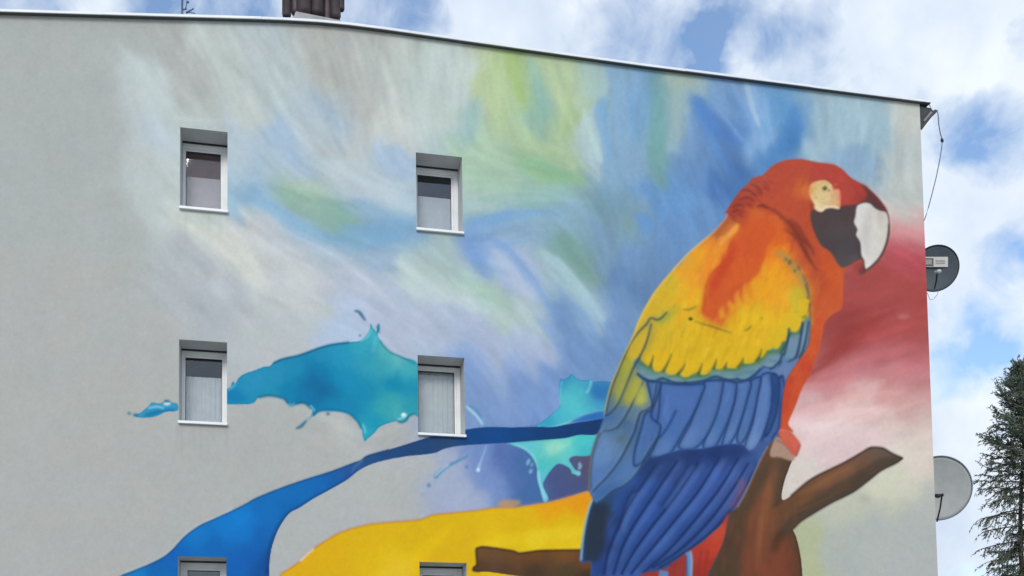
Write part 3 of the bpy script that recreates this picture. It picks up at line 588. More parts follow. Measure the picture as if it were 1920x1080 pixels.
    K.stroke(Z(1, 3, 790, 215, 840, 178, 1000, 133), 3, (25, 55, 95), .6, soft=1)

    # ------------------------------------------------ trunk and branches
    BR = Z(1, 3, 1650, 885, 1670, 868, 1720, 862, 1920, 890)
    BR = cat(BR, Z(2, 3, 60, 908, 200, 890, 350, 886, 520, 884, 760, 884, 760, 1120, 500, 1110, 200, 1098), Z(1, 3, 1920, 1075, 1760, 1052, 1680, 1047, 1630, 1040, 1632, 1015, 1655, 990))
    K.stroke(np.vstack([BR, BR[:1]]), 7, (236, 200, 60), .5, soft=1.5, clip=ym)
    bf = field([(900, 1035, 110, 78, 52), (930, 1040, 104, 76, 54), (960, 1045, 108, 74, 46), (1000, 1045, 112, 74, 44), (1060, 1042, 118, 78, 46), (1100, 1050, 105, 70, 48), (900, 1062, 84, 62, 48), (950, 1066, 86, 64, 48), (1000, 1066, 70, 58, 46), (1060, 1068, 76, 66, 50), (1100, 1085, 60, 50, 40)], warp=4, cell=18, seed=61, bounds=(870, 1010, 1170, 1120))
    K.fill(BR, bf, label=5)
    K.stroke(cat(BR[-4:], BR[:12]), 3, (46, 34, 30), .85, soft=.8)
    TR = cat([(1300, 1180), (1310, 1060), (1360, 950), (1420, 850), (1446, 806)], Z(3, 3, 60, -10, 190, 60, 200, 160, 180, 215, 150, 290, 115, 400, 105, 505, 170, 480, 330, 350, 560, 235, 700, 155, 765, 116, 772, 114, 860, 119, 866, 121, 930, 160, 1008, 194, 1014, 197, 1008, 203, 960, 235, 850, 290, 760, 360, 640, 450, 480, 530, 360, 600, 250, 670, 192, 726, 188, 733, 190, 742, 215, 800, 245, 940, 258, 1080), [(1512, 1180)])
    tf = field([(1375, 960, 76, 66, 54), (1390, 930, 78, 68, 54), (1360, 1010, 74, 62, 48), (1345, 1060, 72, 62, 48), (1420, 890, 84, 66, 48), (1440, 860, 100, 66, 44), (1385, 1000, 104, 60, 44), (1400, 980, 128, 66, 44), (1420, 950, 140, 74, 44), (1440, 920, 148, 84, 48), (1450, 890, 140, 84, 52), (1470, 880, 88, 70, 56), (1462, 905, 92, 68, 52), (1460, 930, 100, 70, 50), (1400, 1050, 134, 68, 44), (1430, 1020, 138, 72, 46), (1445, 980, 148, 82, 48), (1440, 1070, 140, 66, 46), (1460, 1010, 90, 62, 46), (1455, 1050, 130, 64, 46), (1475, 1050, 116, 62, 46), (1490, 1060, 100, 60, 46), (1480, 1010, 118, 66, 46), (1470, 985, 86, 66, 50), (1480, 960, 118, 76, 48), (1510, 930, 132, 80, 48), (1550, 905, 136, 80, 50), (1590, 885, 138, 84, 56), (1625, 862, 128, 84, 66), (1640, 852, 110, 84, 70), (1500, 960, 84, 68, 54), (1540, 940, 82, 68, 54), (1580, 920, 80, 68, 56), (1620, 895, 78, 68, 58), (1650, 875, 76, 68, 60), (1675, 862, 74, 68, 62), (1660, 850, 90, 78, 68), (1400, 1150, 130, 66, 44), (1490, 1150, 95, 60, 46)], warp=3, cell=30, seed=71, p=1.4, s0=16, bounds=(1290, 780, 1720, 1200))
    K.fill(TR, tf, label=5)
    tm = K.full(TR)
    lum = (K.c @ np.array([.3, .59, .11], np.float32))[..., None]; kk = (tm * .22)[..., None]; K.c = K.c * (1 - kk) + lum * kk
    for pts, w, c_ in (((1500, 930, 1560, 893, 1620, 860), 9, (158, 108, 74)), ((1445, 870, 1438, 930, 1425, 1000, 1420, 1080), 12, (164, 102, 66)), ((1482, 1010, 1486, 1080), 8, (146, 86, 62)), ((1520, 925, 1580, 892, 1610, 872), 3, (176, 130, 96))):
        K.stroke(np.array(pts, float).reshape(-1, 2), w, c_, .45, soft=3, taper=(.3, .4), clip=tm)
    K.fill(Z(3, 3, 770, 125, 860, 122, 930, 162, 1005, 196, 860, 200, 800, 160), (104, 90, 80), .6, soft=2.5, clip=tm)
    K.fill(Z(3, 3, 860, 195, 1012, 197, 960, 240, 850, 295, 760, 365, 640, 455, 480, 535, 360, 605, 250, 675, 190, 735, 150, 790, 80, 830, 60, 790, 110, 720, 200, 600, 400, 465, 640, 325), (76, 66, 57), .85, soft=3, clip=tm)
    K.fill(Z(3, 3, 110, 200, 185, 215, 150, 290, 115, 400, 105, 510, 50, 550, 62, 430, 85, 300), (80, 66, 54), .75, soft=3, clip=tm)
    K.fill(Z(2, 3, 1930, 200, 1780, 430, 1690, 600, 1640, 800, 1560, 1000, 1480, 1100, 1690, 1100, 1720, 900, 1750, 700, 1840, 480, 1930, 330), (76, 64, 52), .75, soft=5, clip=tm)
    K.fill(Z(3, 3, 110, 760, 40, 920, 0, 1100, 150, 1100, 170, 900), (128, 68, 50), .5, soft=5, clip=tm)
    K.fill(Z(3, 3, 150, 780, 200, 760, 250, 940, 265, 1100, 190, 1100, 190, 940), (88, 62, 48), .6, soft=4, clip=tm)
    for i in range(120):
        x, y = rng.uniform(1340, 1500), rng.uniform(860, 1090)
        K.stroke([(x, y), (x + rng.normal(2, 3), y + 16), (x + rng.normal(0, 3), y + rng.uniform(30, 60))], rng.uniform(2, 6), np.array([120, 70, 46]) * rng.uniform(.7, 1.25), .22, soft=1.6, taper=(.4, .4), clip=tm)
    for i in range(60):
        t = rng.random(); o = rng.uniform(-14, 22)
        x, y = 1490 + 170 * t, 945 - 85 * t + o
        K.stroke([(x - 22, y + 12), (x, y), (x + 22, y - 12)], rng.uniform(1.5, 4), np.array([112, 76, 54]) * rng.uniform(.7, 1.2), .25, soft=1.2, taper=(.4, .4), clip=tm)
    K.stroke(Z(3, 3, 170, 480, 330, 350, 560, 235, 700, 155, 770, 117, 860, 121, 930, 160, 1010, 196), 3, (48, 38, 34), .85, soft=.8)
    K.stroke(Z(3, 3, 1010, 196, 960, 235, 850, 290, 760, 360, 640, 450, 480, 530, 360, 600, 250, 670, 190, 730), 3, (52, 46, 42), .7, soft=1)
    K.stroke(Z(3, 3, 190, 735, 215, 800, 245, 940, 258, 1080), 5, (52, 42, 36), .7, soft=1.2, clip=tm)
    K.stroke(Z(3, 3, 105, 505, 115, 400, 150, 290, 180, 215), 5, (58, 46, 38), .7, soft=1.4, clip=tm)
    K.stroke(Z(3, 3, 30, 560, 70, 540, 110, 505), 4, (70, 50, 40), .6, soft=1.5, clip=tm)
    K.stroke(Z(3, 3, 110, 740, 80, 800, 40, 900), 14, (62, 46, 38), .55, soft=4, clip=tm)

    # ------------------------------------------------ the macaw
    back = cat(Z(2, 1, 1920, 197, 1880, 235, 1840, 245, 1800, 258, 1770, 300, 1722, 338, 1690, 380, 1640, 450, 1600, 520, 1610, 545, 1530, 640, 1400, 750, 1300, 840, 1200, 950, 1090, 1080), Z(2, 2, 1030, 90, 960, 220, 900, 370, 840, 500, 790, 620, 740, 730, 710, 850, 690, 960, 662, 1050), Z(2, 3, 640, 20, 600, 150, 580, 300, 580, 440, 606, 500, 590, 540, 560, 640, 530, 800, 512, 970, 590, 972, 590, 1080, 570, 1250))
    rightside = cat([(1250, 1130)], Z(2, 3, 1440, 1120, 1470, 1070, 1530, 950, 1590, 800, 1630, 610, 1680, 570, 1760, 430, 1850, 230, 1918, 105), Z(3, 3, 60, 45, 90, 25, 90, -20), Z(3, 2, 130, 1065, 190, 1078, 150, 1020, 180, 940, 210, 870, 250, 760, 310, 650, 350, 550, 390, 430, 410, 330, 420, 270, 460, 215, 510, 180, 555, 150, 565, 0), Z(3, 1, 575, 940, 640, 905, 690, 880, 722, 900, 700, 975, 740, 945, 790, 903, 850, 833, 890, 742, 910, 640, 905, 560, 882, 480, 820, 400, 750, 330, 680, 288, 620, 253, 560, 193, 515, 165, 470, 150, 370, 138, 250, 115, 130, 123, 50, 152))
    BODY = cat(back, rightside)
    bm = K.full(BODY, soft=.6)
    P = []
    def C(r, g, b, *xy):
        for i in range(0, len(xy), 2): P.append((xy[i], xy[i + 1], r, g, b))
    C(180, 78, 60, 1470, 320, 1500, 310, 1460, 345, 1440, 365, 1480, 345, 1490, 320)
    C(175, 72, 62, 1540, 320, 1560, 330, 1580, 345, 1530, 330, 1600, 360, 1590, 375, 1580, 365)
    C(166, 66, 60, 1610, 352, 1620, 365)
    C(170, 78, 64, 1430, 340, 1410, 350, 1400, 362)
    C(160, 68, 56, 1385, 375, 1375, 390, 1370, 400, 1400, 378)
    C(182, 80, 58, 1430, 380, 1470, 375, 1490, 390, 1500, 410, 1450, 390)
    C(196, 96, 56, 1495, 355, 1505, 345)
    C(182, 78, 54, 1510, 400, 1515, 430, 1530, 470, 1500, 430, 1540, 490)
    C(204, 98, 52, 1420, 400, 1435, 410, 1405, 420, 1450, 415)
    C(188, 104, 60, 1362, 425, 1350, 435)
    C(226, 146, 62, 1378, 432, 1370, 445, 1360, 452)
    C(226, 142, 50, 1345, 465, 1330, 480, 1340, 500, 1320, 520)
    C(226, 160, 48, 1310, 475, 1290, 495, 1275, 505, 1300, 520)
    C(212, 176, 52, 1262, 525, 1245, 540, 1230, 560, 1270, 545, 1215, 585)
    C(222, 172, 44, 1290, 545, 1300, 560, 1280, 570)
    C(200, 86, 50, 1400, 450, 1390, 480, 1410, 480, 1370, 500, 1360, 530, 1350, 560, 1345, 580, 1335, 585, 1380, 540, 1420, 440)
    C(212, 100, 45, 1440, 430, 1460, 440, 1450, 450, 1470, 450)
    C(184, 82, 54, 1490, 450, 1510, 480, 1530, 510, 1550, 530, 1520, 460)
    C(192, 88, 54, 1560, 520, 1550, 560, 1565, 550, 1535, 570, 1575, 560, 1570, 530)
    C(226, 130, 44, 1450, 470, 1470, 470, 1440, 480)
    C(228, 160, 42, 1450, 500, 1445, 530, 1460, 550, 1430, 540, 1470, 570, 1480, 590, 1455, 515)
    C(222, 178, 40, 1400, 590, 1420, 600, 1380, 610, 1440, 600, 1400, 630, 1420, 650, 1450, 630, 1470, 610)
    C(216, 178, 40, 1300, 600, 1320, 620, 1340, 640, 1290, 640, 1350, 670, 1310, 670, 1380, 660, 1260, 660, 1280, 690, 1330, 690)
    C(206, 176, 46, 1250, 620, 1240, 650, 1230, 670, 1270, 610, 1400, 670)
    C(198, 172, 52, 1215, 610, 1205, 630, 1195, 655, 1240, 595)
    C(204, 176, 58, 1490, 560, 1500, 580, 1495, 600, 1490, 610, 1505, 600)
    C(222, 158, 46, 1485, 520, 1480, 540)
    C(198, 84, 52, 1535, 600, 1530, 640, 1515, 670, 1500, 700, 1490, 730, 1480, 760, 1475, 785, 1525, 620)
    C(188, 70, 50, 1510, 690, 1475, 720, 1470, 760, 1480, 740)
    pf = field(P, warp=7, cell=22, seed=81, s0=7, bounds=(1080, 280, 1690, 880))
    up = K.full(cat(back[:23], [(1190, 690), (1235, 705), (1290, 712), (1330, 705), (1420, 685), (1440, 668), (1490, 640), (1515, 600), (1517, 610), (1513, 645), (1497, 672), (1477, 702), (1467, 735), (1463, 777), (1461, 812)], Z(3, 2, 130, 1065, 190, 1078), rightside[rightside[:, 1] < 800][-60:]), smooth=False, soft=.8) * bm
    dil = np.clip(gauss(up, 4) * 5, 0, 1)[..., None]
    K.blend((slice(0, CH), slice(0, CW), bm), np.array([62, 94, 152], np.float32) / 255 * (1 - dil) + pf * dil)
    K.lab[bm > .5] = 1
    K.blend((slice(0, CH), slice(0, CW), up), pf)
    # paint strokes of small feathers on head, neck and mantle
    def plume(n, x0, x1, y0, y1, ang, L, w, jit, al, clip):
        for i in range(n):
            x, y = rng.uniform(x0, x1), rng.uniform(y0, y1)
            xi, yi = int(x - CX0), int(y - CY0)
            if clip[yi, xi] < .5: continue
            a = math.radians(ang(x, y)) + rng.normal(0, .15)
            d = np.array([math.cos(a), math.sin(a)]) * L * rng.uniform(.6, 1.3)
            c = K.c[yi, xi] * 255 * rng.uniform(1 - jit, 1 + jit)
            K.stroke([(x, y), (x + d[0] / 2 + rng.normal(0, 1), y + d[1] / 2), (x + d[0], y + d[1])], w * rng.uniform(.6, 1.4), c, al, soft=1, taper=(.2, .5), clip=clip, n=3)
    plume(420, 1360, 1640, 300, 520, lambda x, y: 150 - (x - 1360) * .25 if y < 380 else 115, 16, 3.5, .14, .4, up)
    plume(420, 1230, 1520, 430, 690, lambda x, y: 112, 24, 4, .10, .4, up)
    plume(160, 1460, 1580, 500, 800, lambda x, y: 110, 22, 4, .12, .4, up)
    for i in range(260):
        x, y = rng.uniform(1215, 1500), rng.uniform(560, 690)
        if up[int(y - CY0), int(x - CX0)] < .5: continue
        L_ = rng.uniform(25, 60); a_ = math.radians(100 + (1360 - x) * .07)
        c_ = (198, 160, 34) if rng.random() < .5 else (232, 198, 66)
        K.stroke([(x, y - L_ / 2), (x + math.cos(a_) * L_ / 2 + rng.normal(0, 1.5), y), (x + math.cos(a_) * L_, y + math.sin(a_) * L_ / 2)], rng.uniform(2, 6), c_, .22, soft=1.6, taper=(.4, .5), clip=up, n=3)
    for i in range(160):
        x, y = rng.uniform(1260, 1500), rng.uniform(440, 600)
        c_ = K.c[int(y - CY0), int(x - CX0)] * 255 * np.array([1.06, 1.02 + rng.uniform(-.14, .12), .9])
        K.stroke([(x, y), (x - 5 + rng.normal(0, 3), y + 16), (x - 12 + rng.normal(0, 4), y + rng.uniform(28, 48))], rng.uniform(3, 8), np.clip(c_, 0, 250), .3, soft=2, taper=(.3, .6), clip=up, n=3)
    # back rim
    K.stroke(back[13:23] + (1.5, 1), 3, (226, 190, 120), .7, soft=.9)
    K.stroke(back[8:14] + (.5, .5), 2.5, (205, 205, 200), .6, soft=.8)
    # red-orange shoulder patch
    sh = cat(Z(2, 1, 1700, 610, 1700, 640, 1640, 720, 1600, 850, 1520, 960, 1470, 1080), Z(2, 2, 1440, 100, 1425, 190, 1470, 215, 1520, 232, 1545, 180, 1570, 130, 1620, 125, 1680, 112, 1700, 60, 1740, 40), Z(2, 1, 1750, 1060, 1800, 1020, 1850, 960, 1885, 890, 1920, 760, 1990, 640, 1900, 560, 1780, 570))
    K.fill(sh, (202, 88, 48), .8, soft=2.2, clip=up)
    K.fill(Z(2, 1, 1640, 720, 1600, 850, 1520, 960, 1470, 1080, 1530, 1080, 1600, 960, 1670, 860, 1690, 760), (192, 66, 44), .6, soft=4, clip=up)
    K.fill(Z(2, 1, 1700, 900, 1780, 840, 1840, 900, 1760, 1000, 1640, 1090, 1600, 1080), (212, 100, 46), .5, soft=5, clip=up)
    plume(70, 1325, 1440, 440, 590, lambda x, y: 118, 24, 5, .10, .4, K.full(sh) * up)
    for a in ((1500, 140, 1500, 215, 1485, 250), (1545, 120, 1550, 165, 1540, 200), (1610, 90, 1630, 125, 1615, 150), (1700, 50, 1730, 75, 1720, 110)):
        K.stroke(Z(2, 2, *a), 6, (206, 96, 44), .6, soft=2, clip=up)
    K.stroke(Z(2, 1, 1700, 600, 1660, 650, 1590, 720, 1560, 760), [7, 9, 5, 3], (236, 160, 70), .85, soft=1.4, clip=up)
    K.stroke(Z(2, 1, 1620, 560, 1570, 620, 1530, 690), [10, 14, 8], (168, 92, 52), .6, soft=3, clip=up)
    K.fill(Z(2, 1, 1690, 500, 1760, 510, 1770, 580, 1720, 620, 1690, 580), (178, 74, 50), .55, soft=3, clip=up)
    K.stroke(Z(2, 1, 1200, 950, 1180, 1030, 1150, 1060), 4, (150, 170, 60), .5, soft=2, clip=up)
    # nape feather marks
    for a in ((1720, 345, 1780, 350, 1830, 395), (1790, 300, 1850, 330, 1880, 380), (1700, 420, 1770, 400, 1820, 420), (1840, 465, 1880, 460, 1925, 485), (1650, 470, 1700, 455, 1740, 470), (1640, 520, 1690, 500, 1730, 520)):
        K.stroke(Z(2, 1, *a), [2, 5, 2], (118, 50, 44), .6, soft=1.2, clip=up)
    for i in range(26):
        t = rng.random(); x = 1365 + 75 * t + rng.normal(0, 4); y = 395 - 70 * t + rng.uniform(2, 22)
        K.stroke([(x, y), (x + 8, y + 3), (x + 15, y + 9)], rng.uniform(1.5, 4), np.array([150, 58, 46]) * rng.uniform(.75, 1.25), .55, soft=.9, taper=(.3, .4), clip=up)
    for i in range(90):   # ragged crown outline
        t = rng.uniform(0, 1); q = spline(rightside[-12:], False)[int(t * 60) % 60]
        K.stroke([q + rng.normal(0, 1.2, 2) + (1, -2), q + (-5, 3)], 3, np.array([172, 72, 62]) * rng.uniform(.85, 1.15), .5, soft=.8, taper=(.5, .3))
    # neck creases
    for a, w in (((0, 480, 60, 508, 120, 560, 180, 610, 210, 660, 262, 722, 320, 772, 345, 835), [3, 4, 5, 7, 6, 5, 3]), ((120, 640, 200, 690, 250, 750, 300, 850, 375, 955), [2, 5, 6, 5, 2]), ((-90, 480, -40, 462, 0, 480), [1, 4, 3]), ((150, 560, 200, 590, 240, 640, 300, 740), [1, 4, 5, 2]), ((230, 740, 280, 800, 330, 880), [1, 4, 1])):
        K.stroke(Z(3, 1, *a), w, (96, 46, 42), .66, soft=1.5, clip=up)
    K.fill(Z(3, 1, 120, 560, 220, 630, 320, 760, 300, 790, 220, 700, 150, 640), (120, 52, 46), .45, soft=4, clip=up)
    K.fill(Z(3, 1, 380, 780, 470, 850, 540, 950, 560, 1080, 480, 1080, 430, 950), (206, 92, 44), .5, soft=6, clip=up)
    # grey-green edge of the wing bend
    def S(*v):
        v = np.asarray(v, float).reshape(-1, 2); return np.stack([1230 + v[:, 0] / 2.731, 420 + v[:, 1] / 2.731], 1)
    K.stroke(S(610, 140, 660, 170, 720, 240, 755, 310, 775, 390), [4, 14, 12, 8, 4], (150, 148, 92), .6, soft=2.6, clip=up)
    K.fill(S(690, 330, 740, 320, 775, 390, 770, 470, 720, 500, 690, 440), (196, 180, 56), .55, soft=3, clip=up)
    for x, y, r in ((685, 195, 4), (735, 222, 4), (665, 180, 2.5), (712, 240, 2.5)):
        q = S(x, y)[0]; K.dot(q[0], q[1], r, r * 1.3, (98, 92, 66), .7, soft=1.2, clip=up)
    K.stroke(S(748, 255, 770, 300, 782, 350, 786, 400, 780, 450), [2, 4, 3, 2], (92, 104, 112), .75, soft=1, clip=up)
    K.stroke(S(735, 210, 752, 250), 4, (214, 120, 70), .6, soft=1.4, clip=up)
    # ragged flames of yellow licking into the red shoulder
    for a in ((470, 400, 455, 350, 458, 305), (430, 420, 415, 375, 425, 340), (400, 440, 380, 410, 372, 392), (520, 330, 505, 300, 515, 275), (345, 480, 335, 450, 345, 425), (560, 260, 556, 220, 566, 180)):
        K.stroke(S(*a), [14, 10, 3], (226, 158, 46), .75, soft=1.8, clip=up)
    K.stroke(S(345, 150, 335, 210, 285, 255, 255, 330, 248, 400, 238, 455), [3, 5, 6, 5, 3], (176, 58, 40), .55, soft=1.8, clip=up)
    K.stroke(S(440, 100, 420, 200, 380, 290, 330, 380), [6, 16, 16, 6], (214, 98, 50), .4, soft=5, clip=up)
    K.stroke(S(380, 150, 350, 230, 300, 300, 280, 400), [6, 12, 12, 6], (192, 68, 44), .4, soft=4, clip=up)
    K.stroke(S(860, 250, 850, 330, 830, 400), [4, 8, 3], (166, 70, 50), .5, soft=2.5, clip=up)
    K.stroke(S(940, 230, 950, 330, 920, 440, 870, 500), [3, 6, 5, 3], (208, 100, 56), .5, soft=1.8, clip=up)
    K.stroke(Z(3, 2, 280, -30, 300, 40, 296, 100, 312, 130), 3, (90, 84, 60), .7, soft=1, clip=up)
    K.fill(Z(3, 2, 200, 10, 280, 20, 295, 100, 240, 190, 200, 150, 180, 60), (196, 178, 52), .35, soft=4, clip=up)
    for a in ((210, 200, 245, 205, 290, 225), (150, 300, 165, 320, 190, 345, 240, 345), (30, 420, 40, 470, 100, 478), (255, 180, 235, 215)):
        K.stroke(Z(3, 2, *a), 6, (70, 128, 50), .8, soft=1.6, clip=bm)
    # green/blue fringe below the yellow coverts
    fr = cat(Z(2, 2, 905, 560, 960, 520, 1050, 575, 1100, 610, 1200, 625, 1300, 640, 1440, 625, 1560, 580, 1680, 575, 1740, 540, 1840, 515, 1920, 450), Z(3, 2, 20, 440, 90, 440, 150, 320, 220, 330, 300, 215, 318, 260, 300, 420, 232, 528, 150, 560, 115, 500, 90, 575, 20, 612), Z(2, 2, 1920, 592, 1870, 602, 1800, 668, 1700, 706, 1560, 690, 1400, 702, 1250, 722, 1100, 704, 1000, 690, 940, 640))
    K.fill(fr, (92, 136, 152), .92, soft=1.2, clip=bm)
    K.stroke(cat(Z(2, 2, 950, 545, 1050, 600, 1110, 632, 1200, 650, 1300, 668, 1440, 650, 1560, 605, 1680, 600, 1740, 570, 1840, 545, 1920, 485), Z(3, 2, 20, 480, 90, 478, 155, 345, 220, 360, 300, 245)), 10, (72, 118, 74), .85, soft=2.2, clip=bm)
    # scalloped tips of the yellow coverts
    for pts in ((1000, 470, 1060, 520, 1045, 560, 1030, 588, 990, 562, 965, 530), (1060, 470, 1190, 500, 1150, 590, 1110, 628, 1075, 627, 1055, 600, 1050, 560), (1190, 490, 1290, 560, 1270, 600, 1230, 645, 1180, 652, 1150, 632, 1160, 590), (1280, 530, 1420, 560, 1400, 610, 1350, 650, 1310, 670, 1275, 664, 1260, 640, 1290, 590),
                (1420, 530, 1530, 530, 1510, 590, 1470, 640, 1430, 652, 1410, 632), (1530, 510, 1620, 530, 1600, 590, 1560, 610, 1530, 607, 1525, 580), (1610, 510, 1740, 500, 1720, 560, 1690, 599, 1640, 602, 1610, 592), (1740, 470, 1870, 440, 1850, 510, 1810, 560, 1750, 568, 1735, 550), (1860, 410, 1930, 390, 1910, 470, 1880, 517, 1855, 512)):
        q = Z(2, 2, *pts)
        K.fill(q, (217, 178, 40), .95, soft=.9, clip=bm)
        K.stroke([q[1], q[2], q[3]], [2, 5, 3], (190, 150, 34), .5, soft=1.6, clip=bm)
    for a in ((1062, 500, 1050, 550, 1036, 594), (1200, 490, 1165, 570, 1128, 636), (1300, 560, 1280, 605, 1240, 652), (1428, 560, 1415, 605, 1395, 650), (1535, 530, 1525, 570, 1506, 612), (1612, 555, 1602, 585, 1590, 608), (1738, 520, 1722, 560, 1690, 600), (1872, 450, 1858, 510, 1830, 552)):
        K.stroke(Z(2, 2, *a), [1.2, 3.5, 6], (74, 92, 54), .8, soft=.9, clip=bm)
    for a in ((1300, 300, 1260, 400, 1215, 480), (1180, 330, 1150, 430, 1100, 540), (1420, 330, 1370, 450, 1320, 540), (1560, 330, 1520, 430, 1470, 540), (1690, 330, 1650, 420, 1600, 500), (1800, 300, 1770, 400, 1750, 470)):
        K.stroke(Z(2, 2, *a), [1, 3, 2], (176, 140, 34), .4, soft=1.6, clip=bm)
    for x0, y0, x1, y1 in ((30, 380, 10, 465), (90, 330, 60, 455), (140, 250, 120, 400), (215, 250, 195, 330), (270, 150, 255, 210)):
        K.fill(Z(3, 2, x0 + 40, y0 - 60, x0 + 30, y0, x1 + 24, y1 - 16, x1, y1, x1 - 26, y1 - 16, x0 - 40, y0 - 10, x0 - 30, y0 - 60), (214, 178, 44), .9, soft=1, clip=bm)
    for a in ((1310, 260, 1270, 370), (1200, 380, 1170, 500), (1330, 420, 1290, 560), (1500, 400, 1450, 560), (1620, 430, 1570, 560)):
        K.stroke(Z(2, 2, *a), [1.5, 4, 2], (120, 118, 40), .6 if a[1] > 500 else .3, soft=1, clip=bm)
    K.stroke(Z(3, 2, 155, 300, 150, 380, 100, 480, 40, 560), 4, (48, 72, 90), .75, soft=1.2, clip=bm)
    K.stroke(Z(3, 2, 262, 250, 240, 380, 215, 500, 160, 545), 4, (48, 72, 100), .8, soft=1.2, clip=bm)
    K.fill(Z(3, 2, 165, 370, 245, 350, 240, 440, 205, 520, 145, 525, 140, 460), (112, 140, 168), .8, soft=2, clip=bm)
    K.fill(Z(3, 2, 262, 280, 308, 250, 298, 420, 250, 490), (120, 148, 172), .7, soft=2, clip=bm)
    K.stroke(Z(3, 2, 312, 110, 318, 230, 300, 420, 235, 528, 155, 650, 112, 780, 98, 950, 90, 1070), 2.5, (70, 60, 90), .6, soft=1, clip=bm)
    for a in ((20, 612, 60, 600, 95, 570, 118, 500, 130, 470, 160, 340), (150, 560, 190, 545, 215, 510, 240, 400, 262, 260), (120, 640, 150, 600, 158, 548), (232, 528, 262, 470, 285, 380, 305, 250)):
        K.stroke(Z(3, 2, *a), [3, 4.5, 4, 3], (40, 62, 98), .85, soft=.9, clip=bm)
    K.fill(Z(3, 2, 0, 500, 90, 490, 100, 530, 70, 585, 20, 600, -10, 590), (110, 140, 162), .75, soft=1.6, clip=bm)
    K.fill(Z(3, 2, 130, 590, 200, 550, 160, 640, 110, 680), (118, 140, 176), .6, soft=2, clip=bm)
    sc = [(325, 185, 345, 205, 372, 216), (368, 212, 392, 228, 425, 226), (425, 222, 450, 214, 480, 226), (470, 222, 510, 234, 552, 234), (545, 232, 590, 240, 640, 222), (640, 220, 680, 206, 705, 212), (700, 210, 740, 222, 780, 216), (775, 216, 815, 226, 850, 206), (850, 206, 880, 190, 890, 166), (888, 164, 920, 172, 945, 160), (940, 160, 962, 140, 975, 105)]
    for a in sc:
        q = np.asarray(a, float).reshape(-1, 2); q = np.stack([1050 + q[:, 0] / 2.337, 618 + q[:, 1] / 2.337], 1)
        K.dot(q[1, 0], q[1, 1] - 7, 13, 5, (128, 156, 170), .55, soft=2, clip=bm)
        K.stroke(q, [3.5, 5, 3.5], (36, 62, 104), .85, soft=.9, clip=bm)
    # green marks above
    for a in ((1040, 225, 1100, 240, 1160, 185), (1280, 160, 1330, 162, 1385, 135), (1210, 150, 1225, 120), (1330, 225, 1345, 240), (1370, 250, 1500, 290, 1650, 340), (1740, 320, 1770, 310, 1800, 280), (1860, 215, 1880, 235)):
        K.stroke(Z(2, 2, *a), [1.5, 3.5, 1.5], (86, 110, 44), .65, soft=.9, clip=bm)
    K.dot(1295, 598, 4, 3, (50, 66, 40), .9, soft=.8); K.fill(Z(2, 2, 1100, 250, 1160, 190, 1240, 130, 1260, 160, 1180, 230, 1130, 290), (150, 170, 60), .5, soft=4, clip=bm)

    # ---- wing: middle blue coverts
    mid = cat(Z(2, 2, 920, 600, 940, 645, 1000, 695, 1100, 710, 1250, 728, 1400, 708, 1560, 696, 1700, 711, 1800, 672, 1870, 608, 1920, 597), Z(3, 2, 20, 615, 95, 575, 118, 510, 150, 560, 232, 530, 155, 648, 110, 780, 96, 950, 80, 1080), Z(2, 3, 1925, 90, 1900, 60, 1790, 142, 1720, 90, 1560, 96, 1440, 122, 1270, 132, 1150, 162, 1060, 192, 1025, 185, 940, 310, 850, 400, 760, 440, 650, 530, 606, 500, 580, 440, 580, 300, 600, 150, 640, 15), Z(2, 2, 662, 1050, 690, 960, 710, 850, 740, 730, 790, 620, 840, 500))
    midm = K.full(mid, soft=.8) * bm
    wf = field([(1150, 700, 150, 160, 70), (1165, 680, 178, 168, 52), (1160, 730, 150, 150, 80), (1145, 755, 100, 125, 130), (1140, 775, 70, 110, 165), (1175, 725, 150, 150, 80), (1180, 745, 150, 155, 80), (1195, 735, 168, 172, 80), (1200, 745, 160, 168, 84), (1210, 730, 120, 140, 130), (1165, 775, 85, 120, 160), (1190, 770, 95, 125, 150), (1175, 795, 75, 105, 140), (1160, 810, 90, 125, 175), (1190, 810, 74, 108, 158), (1130, 850, 96, 134, 182), (1140, 830, 98, 132, 176), (1165, 815, 84, 112, 120), (1125, 900, 84, 122, 178), (1160, 880, 80, 118, 172), (1140, 925, 62, 102, 158), (1220, 780, 66, 100, 172), (1230, 740, 76, 110, 180), (1260, 740, 78, 110, 182), (1290, 740, 72, 102, 172), (1250, 800, 66, 100, 172), (1220, 830, 74, 112, 176), (1240, 840, 92, 130, 188), (1270, 790, 66, 98, 168), (1300, 780, 76, 112, 182), (1290, 820, 88, 124, 184), (1330, 740, 72, 106, 176), (1340, 770, 72, 106, 172), (1320, 820, 92, 128, 186), (1360, 740, 80, 114, 180), (1370, 790, 84, 118, 180), (1380, 820, 96, 132, 184), (1350, 825, 88, 122, 178), (1410, 730, 88, 120, 184), (1400, 780, 82, 116, 178), (1410, 830, 108, 142, 190), (1440, 720, 84, 112, 176), (1450, 750, 60, 94, 156), (1440, 790, 70, 104, 168), (1430, 825, 84, 118, 176), (1460, 730, 70, 100, 160), (1455, 780, 62, 92, 152), (1470, 700, 100, 128, 170)], warp=4, cell=18, seed=91, s0=8, bounds=(1090, 640, 1520, 960))
    K.blend((slice(0, CH), slice(0, CW), midm), wf)
    plume(260, 1120, 1470, 690, 860, lambda x, y: 112, 30, 3, .13, .45, midm)
    def feather(z, pts, w=4, col=(34, 62, 112), al=.85, hl=True, clip=midm):
        q = Z(2, z, *pts) if not isinstance(z, np.ndarray) else z
        K.stroke(q + (-5, 0), 11, (46, 76, 130), .30, soft=3.5, clip=clip)
        K.stroke(q, [w * .5, w, w * 1.1, w * .7], col, al, soft=.9, clip=clip)
        if hl: K.stroke(q + (4.5, 1), 3, (126, 150, 190), .28, soft=1.2, clip=clip)
